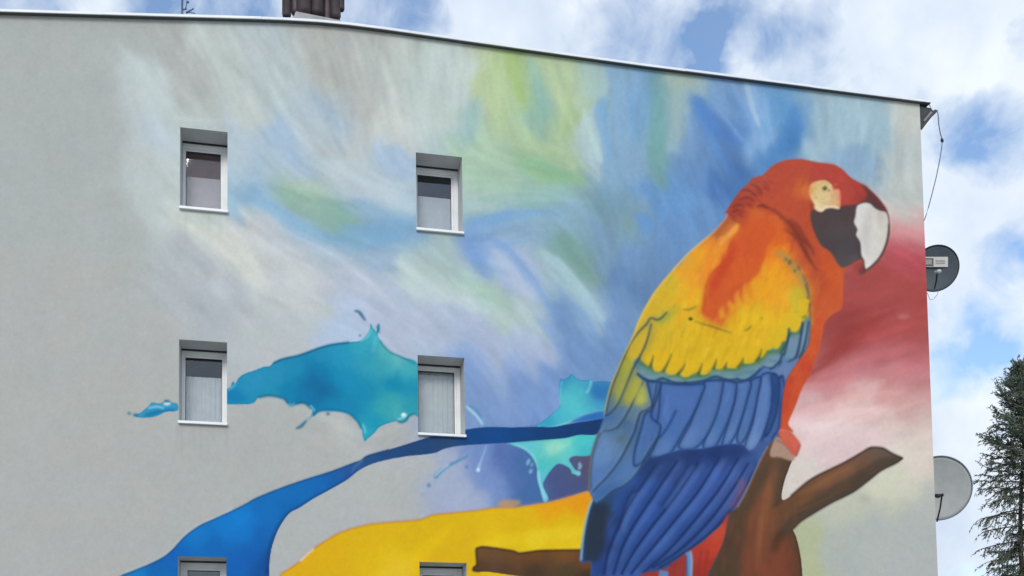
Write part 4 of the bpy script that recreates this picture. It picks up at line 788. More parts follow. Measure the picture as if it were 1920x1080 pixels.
    def zz(*parts): return cat(*[Z(2, r, *p) for r, p in parts])
    def Q(*v):
        v = np.asarray(v, float).reshape(-1, 2); return np.stack([1050 + v[:, 0] / 2.337, 618 + v[:, 1] / 2.337], 1)
    # right-most strip, then the row of long coverts from right to left
    fe = [((975, 200, 985, 260, 968, 330, 960, 430, 935, 470, 915, 520, 880, 535, 900, 440, 930, 330, 950, 230), (66, 96, 152), (84, 114, 166)),
          ((935, 190, 960, 220, 955, 330, 930, 420, 900, 470, 905, 400, 915, 300, 920, 220), (46, 76, 130), (60, 90, 146)),
          ((925, 188, 930, 260, 925, 340, 905, 420, 870, 505, 840, 532, 812, 526, 812, 500, 845, 400, 860, 300, 880, 205), (90, 124, 180), (122, 152, 196)),
          ((835, 222, 880, 210, 865, 300, 845, 390, 815, 470, 790, 500, 775, 480, 790, 400, 810, 320), (74, 110, 166), (100, 134, 184)),
          ((760, 218, 835, 225, 822, 300, 800, 380, 770, 460, 740, 505, 715, 508, 712, 490, 740, 400, 765, 300), (82, 116, 172), (112, 144, 190)),
          ((700, 212, 768, 220, 770, 290, 745, 380, 710, 460, 680, 512, 645, 522, 628, 515, 632, 490, 670, 380, 695, 290), (76, 112, 170), (110, 142, 188)),
          ((640, 215, 712, 215, 705, 300, 680, 390, 640, 470, 595, 518, 545, 526, 522, 518, 525, 495, 570, 410, 605, 320, 625, 250), (80, 114, 170), (108, 140, 188)),
          ((440, 228, 500, 232, 560, 242, 632, 240, 620, 290, 585, 370, 545, 440, 490, 535, 445, 560, 402, 558, 390, 545, 420, 480, 400, 480, 430, 380), (74, 110, 170), (104, 138, 188)),
          ((380, 225, 440, 230, 425, 300, 400, 380, 440, 420, 430, 470, 395, 545, 330, 600, 325, 540, 355, 430, 372, 370, 405, 340), (72, 108, 164), (84, 118, 170))]
    for pts, c0, c1 in fe:
        q = Q(*pts)
        K.fill(q, c0, .9, soft=.7, clip=midm)
        fm = K.full(q) * midm
        yb = q[:, 1].max(); xb = q[q[:, 1].argmax(), 0]
        K.dot(xb - 1, yb - 16, 16, 26, c1, .5, soft=8, clip=fm, rot=.45)
        q0, q1 = q[len(q) // 2 - 1], q[:2].mean(0)
        for k in range(16):    # barbs along the vane
            t0 = rng.uniform(0, .7); p0 = q1 + (np.array([xb, yb]) - q1) * t0 + rng.normal(0, 8, 2)
            d = (np.array([xb, yb]) - q1); d /= np.linalg.norm(d)
            K.stroke([p0, p0 + d * 14 + rng.normal(0, 1, 2), p0 + d * rng.uniform(22, 46)], rng.uniform(1.5, 5), np.array(c0) * rng.uniform(.85, 1.22), .35, soft=1.1, taper=(.4, .4), clip=fm, n=3)
        K.stroke(np.vstack([q, q[:1]]), 6, (42, 72, 124), .40, soft=2.6, clip=fm)
        K.stroke(np.vstack([q, q[:1]]), 3.2, (32, 56, 102), .84, soft=1.1, clip=midm)
    K.stroke(Q(510, 352, 470, 430, 430, 480), 5, (38, 72, 132), .8, soft=1.2, clip=midm)
    K.stroke(Q(925, 200, 945, 260, 940, 330), 12, (40, 66, 118), .6, soft=4, clip=midm)
    # left long feathers outlines
    L = [(zz((2, (1165, 180, 1100, 235, 1040, 225, 1010, 270, 940, 345, 865, 470, 800, 620, 750, 750, 712, 900, 702, 960))), 4), (zz((2, (1045, 265, 1010, 400, 960, 510, 910, 600, 860, 720, 800, 860, 745, 930, 700, 960))), 5), (zz((2, (985, 700, 920, 830, 870, 930, 800, 1035, 730, 1068, 680, 1070))), 4), (zz((2, (1085, 720, 1055, 870, 1010, 915, 965, 935, 940, 1010, 920, 1080)), (3, (915, 10, 870, 100, 810, 210, 720, 330, 645, 405, 606, 450))), 5), (zz((3, (1110, 20, 1020, 160, 940, 310, 850, 400, 760, 440, 690, 500, 640, 530))), 6)]
    for q, w in L:
        K.stroke(q, [w * .5, w * .9, w * .8, w * .6], (42, 62, 86), .78, soft=1.2, clip=bm)
        K.stroke(q + (5, 1), 9, (60, 84, 110), .22, soft=3.5, clip=bm)
        K.stroke(q + (-4.5, -1), 3, (150, 170, 188), .16, soft=1.2, clip=bm)
    K.stroke(fr[25:], 5, (36, 66, 112), .85, soft=1.2, clip=bm)
    K.fill(Z(2, 2, 850, 560, 905, 540, 880, 640, 820, 800, 770, 880, 790, 760, 820, 640), (156, 164, 72), .55, soft=3, clip=bm)
    K.fill(Z(2, 2, 890, 700, 960, 680, 960, 780, 900, 850, 840, 850), (172, 168, 62), .55, soft=3, clip=bm)
    K.fill(Z(2, 2, 960, 740, 1000, 750, 990, 850, 930, 870), (190, 190, 84), .6, soft=2.5, clip=bm)
    K.fill(Z(2, 2, 880, 430, 1000, 300, 1010, 330, 960, 490, 890, 540), (206, 174, 52), .6, soft=2, clip=bm)

    # ---- wing: long primaries
    pri = cat(Z(2, 3, 1025, 190, 1060, 196, 1150, 166, 1270, 136, 1440, 126, 1560, 100, 1720, 94, 1790, 146, 1900, 64, 1922, 100, 1850, 232, 1760, 432, 1680, 572, 1620, 650, 1500, 752, 1350, 872, 1240, 950, 1150, 1022, 950, 1078, 900, 1250, 560, 1250, 590, 1080, 590, 972, 512, 970, 530, 800, 560, 640, 604, 520, 650, 532, 760, 442, 850, 402, 940, 312))
    prm = K.full(pri, soft=.7) * bm
    pf2 = 1.09 * field([(1230, 880, 40, 62, 112), (1260, 865, 48, 72, 124), (1300, 860, 40, 58, 108), (1340, 850, 38, 58, 108), (1380, 850, 42, 62, 116), (1405, 860, 54, 80, 136), (1430, 845, 60, 84, 136), (1220, 910, 50, 80, 148), (1250, 920, 54, 86, 156), (1290, 900, 56, 84, 150), (1340, 890, 60, 90, 158), (1380, 890, 68, 98, 164), (1410, 890, 60, 80, 138), (1170, 950, 46, 80, 146), (1200, 960, 50, 84, 154), (1240, 970, 52, 82, 152), (1290, 950, 56, 86, 156), (1330, 940, 58, 86, 156), (1370, 930, 62, 88, 152), (1390, 925, 100, 90, 130), (1160, 1000, 46, 78, 146), (1200, 1020, 50, 80, 148), (1240, 1020, 56, 88, 156), (1290, 1000, 48, 78, 144), (1330, 980, 50, 76, 140), (1150, 1050, 48, 78, 144), (1190, 1060, 52, 82, 150), (1120, 1060, 40, 66, 126), (1130, 960, 40, 55, 80), (1115, 990, 42, 56, 76), (1125, 1020, 40, 54, 86), (1150, 1150, 48, 78, 144), (1130, 940, 44, 66, 100)], warp=3, cell=20, seed=95, s0=9, bounds=(1080, 790, 1450, 1150))
    K.blend((slice(0, CH), slice(0, CW), prm), pf2)
    plume(220, 1110, 1420, 850, 1080, lambda x, y: 122, 40, 3, .14, .4, prm)
    pl = [(1085, 235, 960, 420, 850, 600, 760, 800, 715, 930, 690, 1070), (1240, 215, 1060, 480, 920, 690, 830, 860, 760, 1070), (1400, 225, 1230, 480, 1040, 720, 900, 920, 820, 1070), (1560, 185, 1400, 440, 1240, 640, 1060, 860, 890, 1065), (1700, 190, 1560, 420, 1380, 650, 1180, 880, 980, 1060), (1775, 230, 1640, 450, 1460, 690, 1240, 900, 1050, 1020), (1850, 225, 1720, 470, 1560, 690, 1350, 868, 1100, 1022), (960, 430, 880, 480, 820, 640, 800, 740), (1330, 240, 1200, 440, 1120, 560)]
    for i, a in enumerate(pl):
        q = Z(2, 3, *a)
        K.stroke(q + (-6, -2), 12, (32, 52, 100), .38, soft=3.5, clip=prm)
        K.stroke(q, [3, 5, 5, 4], (26, 44, 88), .84 if i < 7 else .45, soft=1.4, clip=prm)
        K.stroke(q + (9, 3), 9, (92, 122, 176), .34, soft=3, clip=prm)
    K.fill(Z(2, 3, 1030, 190, 1200, 150, 1440, 128, 1720, 96, 1790, 146, 1760, 190, 1500, 190, 1250, 210, 1060, 240), (34, 52, 96), .42, soft=5, clip=prm)
    K.fill(Z(2, 3, 980, 240, 1060, 210, 1120, 230, 1040, 340, 960, 400, 930, 380), (38, 62, 108), .45, soft=5, clip=prm)
    K.fill(Z(2, 3, 622, 540, 715, 545, 705, 680, 690, 780, 650, 960, 545, 962, 560, 800, 590, 640), (42, 54, 70), .85, soft=3, clip=prm)
    K.stroke(Z(2, 3, 1700, 360, 1740, 400, 1700, 480, 1640, 580), 10, (140, 84, 112), .5, soft=3, clip=bm)
    K.stroke(Z(2, 3, 1920, 105, 1850, 235, 1760, 435, 1690, 565), 3, (140, 140, 150), .7, soft=.9)
    K.stroke(Z(2, 3, 1640, 590, 1500, 752, 1350, 872, 1200, 985, 1000, 1060), 5, (34, 48, 88), .6, soft=1.6, clip=bm)
    K.stroke(Z(2, 3, 598, 510, 575, 580, 548, 700, 530, 820, 518, 965), 4, (150, 190, 210), .85, soft=.9)
    K.stroke(Z(2, 3, 655, 5, 640, 40, 603, 150, 582, 300, 580, 440), 4, (116, 106, 92), .8, soft=.9)
    K.stroke(Z(2, 3, 668, 5, 640, 60, 612, 160, 594, 300, 594, 430), 3, (40, 66, 110), .5, soft=1.2)
    # ---- red under-tail
    red = Z(2, 3, 1632, 605, 1600, 800, 1530, 950, 1470, 1070, 1430, 1250, 900, 1250, 950, 1080, 1150, 1026, 1240, 955, 1350, 876, 1440, 815, 1500, 758, 1560, 705)
    K.fill(red, field([(1350, 990, 196, 76, 50), (1345, 1030, 190, 66, 44), (1330, 1060, 168, 52, 40), (1310, 1040, 176, 60, 46), (1360, 975, 176, 60, 52), (1270, 1070, 150, 58, 52), (1220, 1078, 156, 56, 50), (1300, 1075, 150, 52, 46)], warp=3, cell=14, seed=97, bounds=(1150, 940, 1400, 1140)), .96, soft=.8, clip=bm)
    K.stroke(Z(2, 3, 1320, 900, 1330, 960, 1325, 1100), [10, 12, 10], (96, 142, 196), .95, soft=1)
    K.stroke(Z(2, 3, 1340, 890, 1348, 960, 1345, 1100), 3, (160, 190, 215), .7, soft=.8)
    K.stroke(Z(2, 3, 1305, 920, 1312, 1100), 3, (60, 50, 80), .6, soft=.8)
    K.stroke(Z(2, 3, 1140, 1040, 1130, 1120), [18, 18], (92, 134, 190), .9, soft=1)
    for x in (1420, 1470, 1240, 1210):
        K.stroke(Z(2, 3, x, 890 if x > 1300 else 1000, x - 15, 980, x - 25, 1090), 4, (140, 50, 44), .55, soft=1.4, clip=bm)
    K.stroke(Z(2, 3, 1632, 605, 1600, 800, 1530, 950, 1470, 1070), 3, (96, 62, 50), .6, soft=1)

    # ---- leg and foot
    K.fill(Z(3, 3, 60, 40, 110, 60, 190, 150, 205, 185, 180, 218, 90, 190, 20, 185, 20, 130), (172, 142, 126), .95, soft=1.2, label=1)
    K.stroke(Z(3, 3, 60, 60, 120, 90, 190, 165), 4, (130, 96, 84), .6, soft=1.2)
    K.fill(Z(3, 3, 85, -10, 160, -8, 205, 35, 242, 92, 222, 160, 205, 182, 150, 120, 95, 50), (200, 92, 74), 1, soft=.9, label=1)
    K.fill(Z(3, 3, 90, -10, 150, 0, 150, 70, 110, 50), (196, 112, 88), .6, soft=2.5)
    K.fill(Z(3, 3, 160, 40, 220, 60, 225, 120, 190, 130), (206, 112, 102), .5, soft=2.5)
    K.stroke(Z(3, 3, 242, 92, 222, 160, 205, 182), 2.5, (110, 60, 56), .6, soft=.8)

    # ---- face and beak
    blk = Z(3, 1, 318, 520, 335, 492, 400, 505, 430, 476, 540, 466, 640, 452, 700, 440, 735, 425, 800, 440, 850, 480, 860, 560, 760, 620, 740, 720, 760, 860, 742, 946, 700, 976, 712, 935, 725, 900, 692, 868, 622, 905, 560, 926, 520, 892, 470, 812, 400, 760, 350, 670, 322, 580)
    K.fill(blk, field([(1530, 400, 84, 66, 66), (1560, 395, 74, 68, 70), (1590, 395, 76, 66, 68), (1535, 420, 74, 68, 70), (1570, 430, 78, 74, 76), (1600, 430, 78, 72, 74), (1560, 460, 72, 68, 72), (1590, 470, 72, 72, 76), (1575, 490, 76, 76, 80), (1600, 490, 88, 84, 86), (1620, 500, 96, 70, 70), (1625, 470, 62, 58, 62)], warp=3, cell=16, seed=99, bounds=(1500, 360, 1680, 530)), .97, soft=.9)
    K.fill(Z(3, 1, 640, 905, 690, 878, 722, 900, 705, 960, 660, 960), (150, 66, 62), .7, soft=2.5)
    K.fill(Z(3, 1, 690, 930, 726, 905, 742, 946, 700, 978, 680, 972), (110, 60, 62), .7, soft=1.5)
    # dark ridge of the upper bill
    K.fill(Z(3, 1, 700, 300, 750, 330, 822, 400, 884, 482, 890, 512, 830, 498, 790, 458, 735, 432, 680, 440, 720, 410, 740, 370), (88, 58, 60), .92, soft=1.6)
    K.fill(Z(3, 1, 640, 400, 720, 360, 740, 430, 660, 452, 600, 455), (150, 62, 54), .5, soft=3)
    bk = Z(3, 1, 665, 470, 690, 450, 730, 440, 770, 450, 800, 480, 840, 500, 884, 512, 902, 560, 903, 650, 883, 750, 842, 840, 792, 900, 742, 938, 727, 920, 720, 872, 700, 830, 692, 740, 660, 682, 670, 640, 645, 590, 655, 540)
    K.stroke(np.vstack([bk, bk[:1]]), 4.5, (66, 56, 58), .85, soft=1)
    K.fill(bk, field([(1612, 395, 216, 214, 212), (1630, 400, 204, 202, 200), (1655, 405, 196, 192, 182), (1610, 420, 216, 214, 212), (1625, 430, 196, 194, 190), (1645, 430, 214, 212, 204), (1660, 430, 200, 196, 184), (1620, 450, 210, 208, 206), (1640, 460, 210, 208, 202), (1655, 455, 206, 200, 190), (1622, 480, 220, 218, 216), (1640, 480, 206, 202, 194), (1630, 497, 218, 214, 208)], warp=3, cell=18, seed=101, bounds=(1590, 370, 1680, 520)), 1, soft=.7)
    bkm = K.full(bk)
    K.stroke(Z(3, 1, 760, 480, 745, 580, 735, 700, 750, 850), [3, 10, 12, 4], (178, 176, 172), .45, soft=4, clip=bkm)
    K.stroke(Z(3, 1, 850, 500, 840, 560, 850, 640), 5, (176, 168, 152), .5, soft=2.5, clip=bkm)
    K.stroke(Z(3, 1, 905, 600, 906, 650, 886, 750, 845, 840, 795, 900, 745, 942), 3, (72, 58, 58), .8, soft=.9)
    K.stroke(Z(3, 1, 750, 320, 830, 390, 895, 480, 918, 560, 920, 650), 2.4, (214, 206, 200), .55, soft=.9)
    # eye patch
    ey = Z(3, 1, 305, 345, 322, 300, 362, 280, 430, 274, 478, 308, 490, 345, 530, 345, 540, 400, 536, 482, 480, 476, 432, 482, 402, 506, 366, 490, 342, 445, 312, 392)
    K.fill(ey, field([(1520, 350, 212, 160, 96), (1530, 365, 218, 190, 132), (1545, 342, 220, 200, 142), (1555, 350, 216, 196, 140), (1535, 380, 226, 206, 156), (1550, 370, 214, 194, 140), (1560, 380, 218, 190, 140), (1570, 365, 208, 130, 98), (1572, 385, 214, 150, 108), (1545, 388, 224, 204, 160), (1535, 392, 228, 214, 178)], warp=2, cell=10, seed=103, bounds=(1500, 330, 1590, 410)), 1, soft=1.2)
    K.fill(Z(3, 1, 250, 330, 305, 310, 320, 400, 290, 420, 255, 380), (214, 120, 60), .6, soft=3)
    K.stroke(Z(3, 1, 345, 465, 370, 492, 402, 500, 432, 478, 480, 472, 536, 480), 4, (236, 222, 190), .85, soft=.9)
    K.stroke(Z(3, 1, 492, 346, 530, 348, 538, 400, 534, 470), 3, (226, 130, 108), .8, soft=.9)
    K.dot(1547, 353, 8, 6, (186, 168, 116), .6, soft=2, rot=.3); K.dot(1546.5, 353, 4, 4.2, (70, 64, 46), .85, soft=1.1); K.dot(1554, 357, 3, 2, (110, 96, 66), .6, soft=1); K.dot(1545, 351.5, 1.2, 1.2, (210, 204, 180), .7, soft=.5)
    K.stroke(Z(3, 1, 385, 300, 420, 290, 455, 305), 2, (186, 146, 90), .8, soft=.8)
    for a in ((350, 390, 380, 410, 430, 414), (370, 430, 420, 440, 470, 425), (480, 360, 490, 400, 478, 440), (340, 350, 350, 400), (400, 450, 440, 455, 500, 445)):
        K.stroke(Z(3, 1, *a), 1.8, (164, 132, 84), .35, soft=.9)
    for i in range(60):
        x, y = rng.uniform(1522, 1572), rng.uniform(345, 388)
        K.dot(x, y, 1.6, 1.2, (170, 136, 88) if rng.random() < .5 else (236, 216, 168), .4, soft=.6)
    K.fill(Z(3, 1, 318, 430, 345, 470, 335, 500, 312, 470), (120, 58, 44), .6, soft=1.5)

    bl = ((K.lab == 1) & (K.c[..., 2] > K.c[..., 0] + .08)).astype(np.float32); bl = gauss(bl, 1.5)[..., None] * .05
    lum = (K.c @ np.array([.3, .59, .11], np.float32))[..., None]; K.c = K.c * (1 - bl) + (lum + (K.c - lum) * .3) * bl
    # ---- weathering and paint film
    wn = gauss(np.random.default_rng(5).normal(0, 1, (CH, CW)).astype(np.float32), 1.1); wn2 = gauss(np.random.default_rng(6).normal(0, 1, (CH, CW)).astype(np.float32), 3.2)
    g = 1 + (.006 * wn / wn.std() + .004 * wn2 / wn2.std())[..., None] + .012 * fbm(CH, CW, 90, 205, 3)[..., None] + .006 * fbm(CH, CW, 22, 207, 3)[..., None]
    for wx, wy, ww in ((381, 400, 90), (824, 440, 88), (378, 800, 92), (828, 826, 92)):      # rain streaks below the sills
        for k in range(9):
            x = wx + (k / 8 - .5) * ww + rng.normal(0, 2) if k not in (0, 8) else wx + (-1 if k == 0 else 1) * ww / 2
            L_ = rng.uniform(25, 75) * (1.6 if k in (0, 8) else 1)
            K.stroke([(x, wy), (x + rng.normal(0, 1), wy + L_ / 2), (x + rng.normal(0, 2), wy + L_)], rng.uniform(2, 6), (96, 100, 96), rng.uniform(.04, .13), soft=1.6, taper=(0, .8), n=3)
    xs = np.arange(-250, 1740, 7)
    for x in xs:
        if rng.random() < .35:
            y0 = np.interp(x, [-250, 0, 540, 640, 1730], [24, 30, 45, 50, 197])
            K.stroke([(x, y0), (x + rng.normal(0, 1), y0 + 20), (x + rng.normal(0, 1), y0 + rng.uniform(25, 90))], rng.uniform(2, 8), (104, 106, 102), rng.uniform(.02, .07), soft=2.2, taper=(0, .8), n=3)
    tint = np.stack([fbm(CH, CW, 45, 211, 3) * .008, fbm(CH, CW, 55, 221, 3) * .004, -fbm(CH, CW, 45, 211, 3) * .004], -1)
    st = .006 * fbm(CH, CW, 26, 231, 3, (1, 6))[..., None]
    K.c = np.clip(K.c * (g + st) + tint, .02, .97)
    return K

# ---------------------------------------------------------------- materials
def mat(name, col, rough=.7, spec=.3, metal=0., var=.12, scale=8., bump=0., bscale=60., dirt=None):
    m = bpy.data.materials.new(name); m.use_nodes = True
    t = m.node_tree; b = t.nodes['Principled BSDF']
    b.inputs['Roughness'].default_value = rough; b.inputs['Specular IOR Level'].default_value = spec; b.inputs['Metallic'].default_value = metal
    tc = t.nodes.new('ShaderNodeTexCoord')
    n = t.nodes.new('ShaderNodeTexNoise'); n.inputs['Scale'].default_value = scale; n.inputs['Detail'].default_value = 5; t.links.new(tc.outputs['Object'], n.inputs['Vector'])
    r = t.nodes.new('ShaderNodeValToRGB'); t.links.new(n.outputs['Fac'], r.inputs[0])
    r.color_ramp.elements[0].position = .3; r.color_ramp.elements[1].position = .7
    d = dirt or tuple(c * (1 - 2 * var) for c in col)
    r.color_ramp.elements[0].color = (*d, 1); r.color_ramp.elements[1].color = (*[min(1, c * (1 + var * .6)) for c in col], 1)
    t.links.new(r.outputs[0], b.inputs['Base Color'])
    if bump:
        n2 = t.nodes.new('ShaderNodeTexNoise'); n2.inputs['Scale'].default_value = bscale; n2.inputs['Detail'].default_value = 4; t.links.new(tc.outputs['Object'], n2.inputs['Vector'])
        bp = t.nodes.new('ShaderNodeBump'); bp.inputs['Strength'].default_value = bump; bp.inputs['Distance'].default_value = .01; t.links.new(n2.outputs['Fac'], bp.inputs['Height']); t.links.new(bp.outputs[0], b.inputs['Normal'])
    return m

def mural_material():
    m = bpy.data.materials.new('mural_paint_on_render'); m.use_nodes = True
    t = m.node_tree; b = t.nodes['Principled BSDF']; b.inputs['Roughness'].default_value = .92; b.inputs['Specular IOR Level'].default_value = .04
    a = t.nodes.new('ShaderNodeVertexColor'); a.layer_name = 'paint'
    tc = t.nodes.new('ShaderNodeTexCoord')
    n = t.nodes.new('ShaderNodeTexNoise'); n.inputs['Scale'].default_value = 38; n.inputs['Detail'].default_value = 6; n.inputs['Roughness'].default_value = .7; t.links.new(tc.outputs['Object'], n.inputs['Vector'])
    mr = t.nodes.new('ShaderNodeMapRange'); mr.inputs['From Min'].default_value = .25; mr.inputs['From Max'].default_value = .75; mr.inputs['To Min'].default_value = .965; mr.inputs['To Max'].default_value = 1.035; t.links.new(n.outputs['Fac'], mr.inputs['Value'])
    mu = t.nodes.new('ShaderNodeVectorMath'); mu.operation = 'SCALE'; t.links.new(a.outputs['Color'], mu.inputs[0]); t.links.new(mr.outputs[0], mu.inputs['Scale'])
    t.links.new(mu.outputs[0], b.inputs['Base Color'])
    n2 = t.nodes.new('ShaderNodeTexNoise'); n2.inputs['Scale'].default_value = 160; n2.inputs['Detail'].default_value = 3; t.links.new(tc.outputs['Object'], n2.inputs['Vector'])
    n3 = t.nodes.new('ShaderNodeTexNoise'); n3.inputs['Scale'].default_value = 1.3; n3.inputs['Detail'].default_value = 2; t.links.new(tc.outputs['Object'], n3.inputs['Vector'])
    bp = t.nodes.new('ShaderNodeBump'); bp.inputs['Strength'].default_value = .22; bp.inputs['Distance'].default_value = .004; t.links.new(n2.outputs['Fac'], bp.inputs['Height'])
    bp2 = t.nodes.new('ShaderNodeBump'); bp2.inputs['Strength'].default_value = .25; bp2.inputs['Distance'].default_value = .02; t.links.new(n3.outputs['Fac'], bp2.inputs['Height']); t.links.new(bp.outputs[0], bp2.inputs['Normal'])
    t.links.new(bp2.outputs[0], b.inputs['Normal'])
    return m

def glass_material():
    m = bpy.data.materials.new('window_glass'); m.use_nodes = True
    t = m.node_tree; t.nodes.clear()
    o = t.nodes.new('ShaderNodeOutputMaterial'); mx = t.nodes.new('ShaderNodeMixShader'); tr = t.nodes.new('ShaderNodeBsdfTransparent'); gl = t.nodes.new('ShaderNodeBsdfGlossy'); fr = t.nodes.new('ShaderNodeFresnel')
    tr.inputs[0].default_value = (.94, .96, .96, 1); gl.inputs['Roughness'].default_value = .02; fr.inputs['IOR'].default_value = 1.65
    t.links.new(fr.outputs[0], mx.inputs[0]); t.links.new(tr.outputs[0], mx.inputs[1]); t.links.new(gl.outputs[0], mx.inputs[2]); t.links.new(mx.outputs[0], o.inputs[0])
    return m

M = {
    'render': mat('grey_wall_render', (.50, .53, .52), .9, .15, var=.05, scale=2.5, bump=.15, bscale=160),
    'reveal': mat('reveal_render', (.58, .60, .59), .9, .15, var=.05, scale=4, bump=.12, bscale=120),
    'side': mat('side_wall_render', (.52, .52, .50), .9, .15, var=.06, scale=1.5),
    'white_metal': mat('white_coated_sheet', (.86, .87, .88), .45, .4, var=.05, scale=3),
    'under': mat('shade_dark_soffit', (.10, .11, .115), .6, .3, var=.08),  # shade under the roof lip is put into this dark colour
    'roof': mat('roof_felt', (.09, .09, .095), .9, .1, var=.15, scale=3, bump=.3),
    'pvc': mat('white_window_plastic', (.82, .82, .81), .4, .4, var=.04, scale=5),
    'sill': mat('white_sill_sheet', (.86, .86, .85), .35, .45, var=.03, scale=5),
    'gasket': mat('dark_gasket', (.05, .055, .06), .6, .2),
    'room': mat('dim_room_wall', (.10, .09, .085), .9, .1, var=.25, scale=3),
    'gutter': mat('dark_gutter_sheet', (.055, .06, .065), .5, .4, var=.15),
    'eave_board': mat('grey_eave_board', (.30, .29, .29), .8, .2, var=.12),
    'eave_dark': mat('dark_eave_board', (.075, .08, .085), .8, .2, var=.12),
    'concrete': mat('chimney_concrete', (.42, .42, .42), .9, .1, var=.12, scale=9, bump=.3),
    'cowl': mat('brown_chimney_duct', (.085, .062, .064), .6, .3, var=.25, scale=6, bump=.2, bscale=25),
    'cowl2': mat('mauve_brown_chimney_duct', (.17, .13, .14), .6, .3, var=.2, scale=6),
    'antenna': mat('antenna_metal', (.10, .13, .18), .5, .4, metal=.3),
    'dish_dark': mat('graphite_dish_coat', (.078, .098, .115), .6, .3, var=.07, scale=9),
    'dish_light': mat('pale_grey_dish_coat', (.41, .425, .41), .55, .3, var=.05, scale=6),
    'dish_rim': mat('grey_dish_rim', (.20, .22, .23), .5, .3),
    'dish_rim_dark': mat('dark_dish_rim', (.045, .055, .065), .5, .3),
    'plate': mat('beige_label_print', (.66, .65, .60), .5, .3, var=.03),
    'plate_dark': mat('dark_label_print', (.15, .15, .15), .5, .3),
    'plate_mid': mat('grey_label_print', (.42, .41, .36), .5, .3),
    'black': mat('black_plastic', (.03, .03, .033), .5, .3),
    'lnb': mat('pale_receiver_plastic', (.55, .56, .56), .5, .3),
    'cable': mat('grey_cable_sheath', (.20, .22, .27), .6, .3),
    'bark': mat('tree_bark', (.07, .06, .05), .9, .1, var=.3, scale=12, bump=.5, bscale=30),
    'ground': mat('pale_bounce_ground', (.34, .33, .31), .95, .1, var=.12, scale=.6, bump=.5, bscale=30),  # unseen ground, coloured pale to bounce light up into the window reveals
    'asphalt': mat('path_asphalt', (.10, .10, .10), .9, .1, var=.15, scale=4, bump=.3, bscale=80),
    'mural': mural_material(), 'glass': glass_material(),
}
def leaf_material():
    m = bpy.data.materials.new('needle_foliage'); m.use_nodes = True
    t = m.node_tree; b = t.nodes['Principled BSDF']; b.inputs['Roughness'].default_value = .7; b.inputs['Specular IOR Level'].default_value = .2
    tc = t.nodes.new('ShaderNodeTexCoord'); n = t.nodes.new('ShaderNodeTexNoise'); n.inputs['Scale'].default_value = 1.6; n.inputs['Detail'].default_value = 4; t.links.new(tc.outputs['Object'], n.inputs['Vector'])
    r = t.nodes.new('ShaderNodeValToRGB'); t.links.new(n.outputs['Fac'], r.inputs[0])
    r.color_ramp.elements[0].position = .35; r.color_ramp.elements[0].color = (.066, .086, .062, 1); r.color_ramp.elements[1].position = .68; r.color_ramp.elements[1].color = (.19, .22, .16, 1)
    t.links.new(r.outputs[0], b.inputs['Base Color'])
    return m
M['leaf'] = leaf_material()

# ---------------------------------------------------------------- mesh helpers
def obj(name, verts, faces, m, parent=None, smooth=False):
    me = bpy.data.meshes.new(name); me.from_pydata([tuple(v) for v in verts], [], faces); me.validate(); me.update()
    if m is not None: me.materials.append(M[m] if isinstance(m, str) else m)
    if smooth:
        for p in me.polygons: p.use_smooth = True
    o = bpy.data.objects.new(name, me); COL.objects.link(o)
    if parent is not None:
        o.parent = parent; o.matrix_parent_inverse = parent.matrix_world.inverted()
    return o
def tag(o, label=None, cat=None, group=None, kind=None):
    if label: o['label'] = label
    if cat: o['category'] = cat
    if group: o['group'] = group
    if kind: o['kind'] = kind
    return o
def empty(name, loc, label, cat, group=None):
    o = bpy.data.objects.new(name, None); COL.objects.link(o); o.location = loc; o.empty_display_size = .3
    bpy.context.view_layer.update()
    return tag(o, label, cat, group)
class MB:
    def __init__(s): s.v, s.f = [], []
    def add(s, v, f):
        k = len(s.v); s.v += [tuple(p) for p in v]; s.f += [tuple(i + k for i in q) for q in f]; return s
    def box(s, x0, x1, y0, y1, z0, z1):
        return s.add([(x0, y0, z0), (x1, y0, z0), (x1, y1, z0), (x0, y1, z0), (x0, y0, z1), (x1, y0, z1), (x1, y1, z1), (x0, y1, z1)],
                     [(0, 3, 2, 1), (4, 5, 6, 7), (0, 1, 5, 4), (1, 2, 6, 5), (2, 3, 7, 6), (3, 0, 4, 7)])
    def tube(s, pts, r, n=8, cap=True):
        pts = [Vector(p) for p in pts]; rs = r if isinstance(r, (list, tuple)) else [r] * len(pts)
        v = []; up = Vector((0, 0, 1))
        for i, p in enumerate(pts):
            d = (pts[min(i + 1, len(pts) - 1)] - pts[max(i - 1, 0)]).normalized()
            a = d.cross(up if abs(d.z) < .95 else Vector((1, 0, 0))).normalized(); b = d.cross(a)
            for k in range(n):
                t = 2 * math.pi * k / n; v.append(p + (a * math.cos(t) + b * math.sin(t)) * rs[i])
        f = [(i * n + k, i * n + (k + 1) % n, (i + 1) * n + (k + 1) % n, (i + 1) * n + k) for i in range(len(pts) - 1) for k in range(n)]
        if cap: f += [tuple(range(n))[::-1], tuple((len(pts) - 1) * n + k for k in range(n))]
        return s.add(v, f)
    def prism(s, prof, y0, y1):
        """profile in x,z extruded along y"""
        n = len(prof)
        return s.add([(x, y0, z) for x, z in prof] + [(x, y1, z) for x, z in prof],
                     [tuple(range(n)), tuple(range(n, 2 * n))[::-1]] + [(i, i + n, (i + 1) % n + n, (i + 1) % n) for i in range(n)])
    def build(s, name, m, parent=None, smooth=False, bevel=0):
        o = obj(name, s.v, s.f, m, parent, smooth)
        if bevel:
            b = o.modifiers.new('bevel', 'BEVEL'); b.width = bevel; b.segments = 2; b.limit_method = 'ANGLE'
        return o

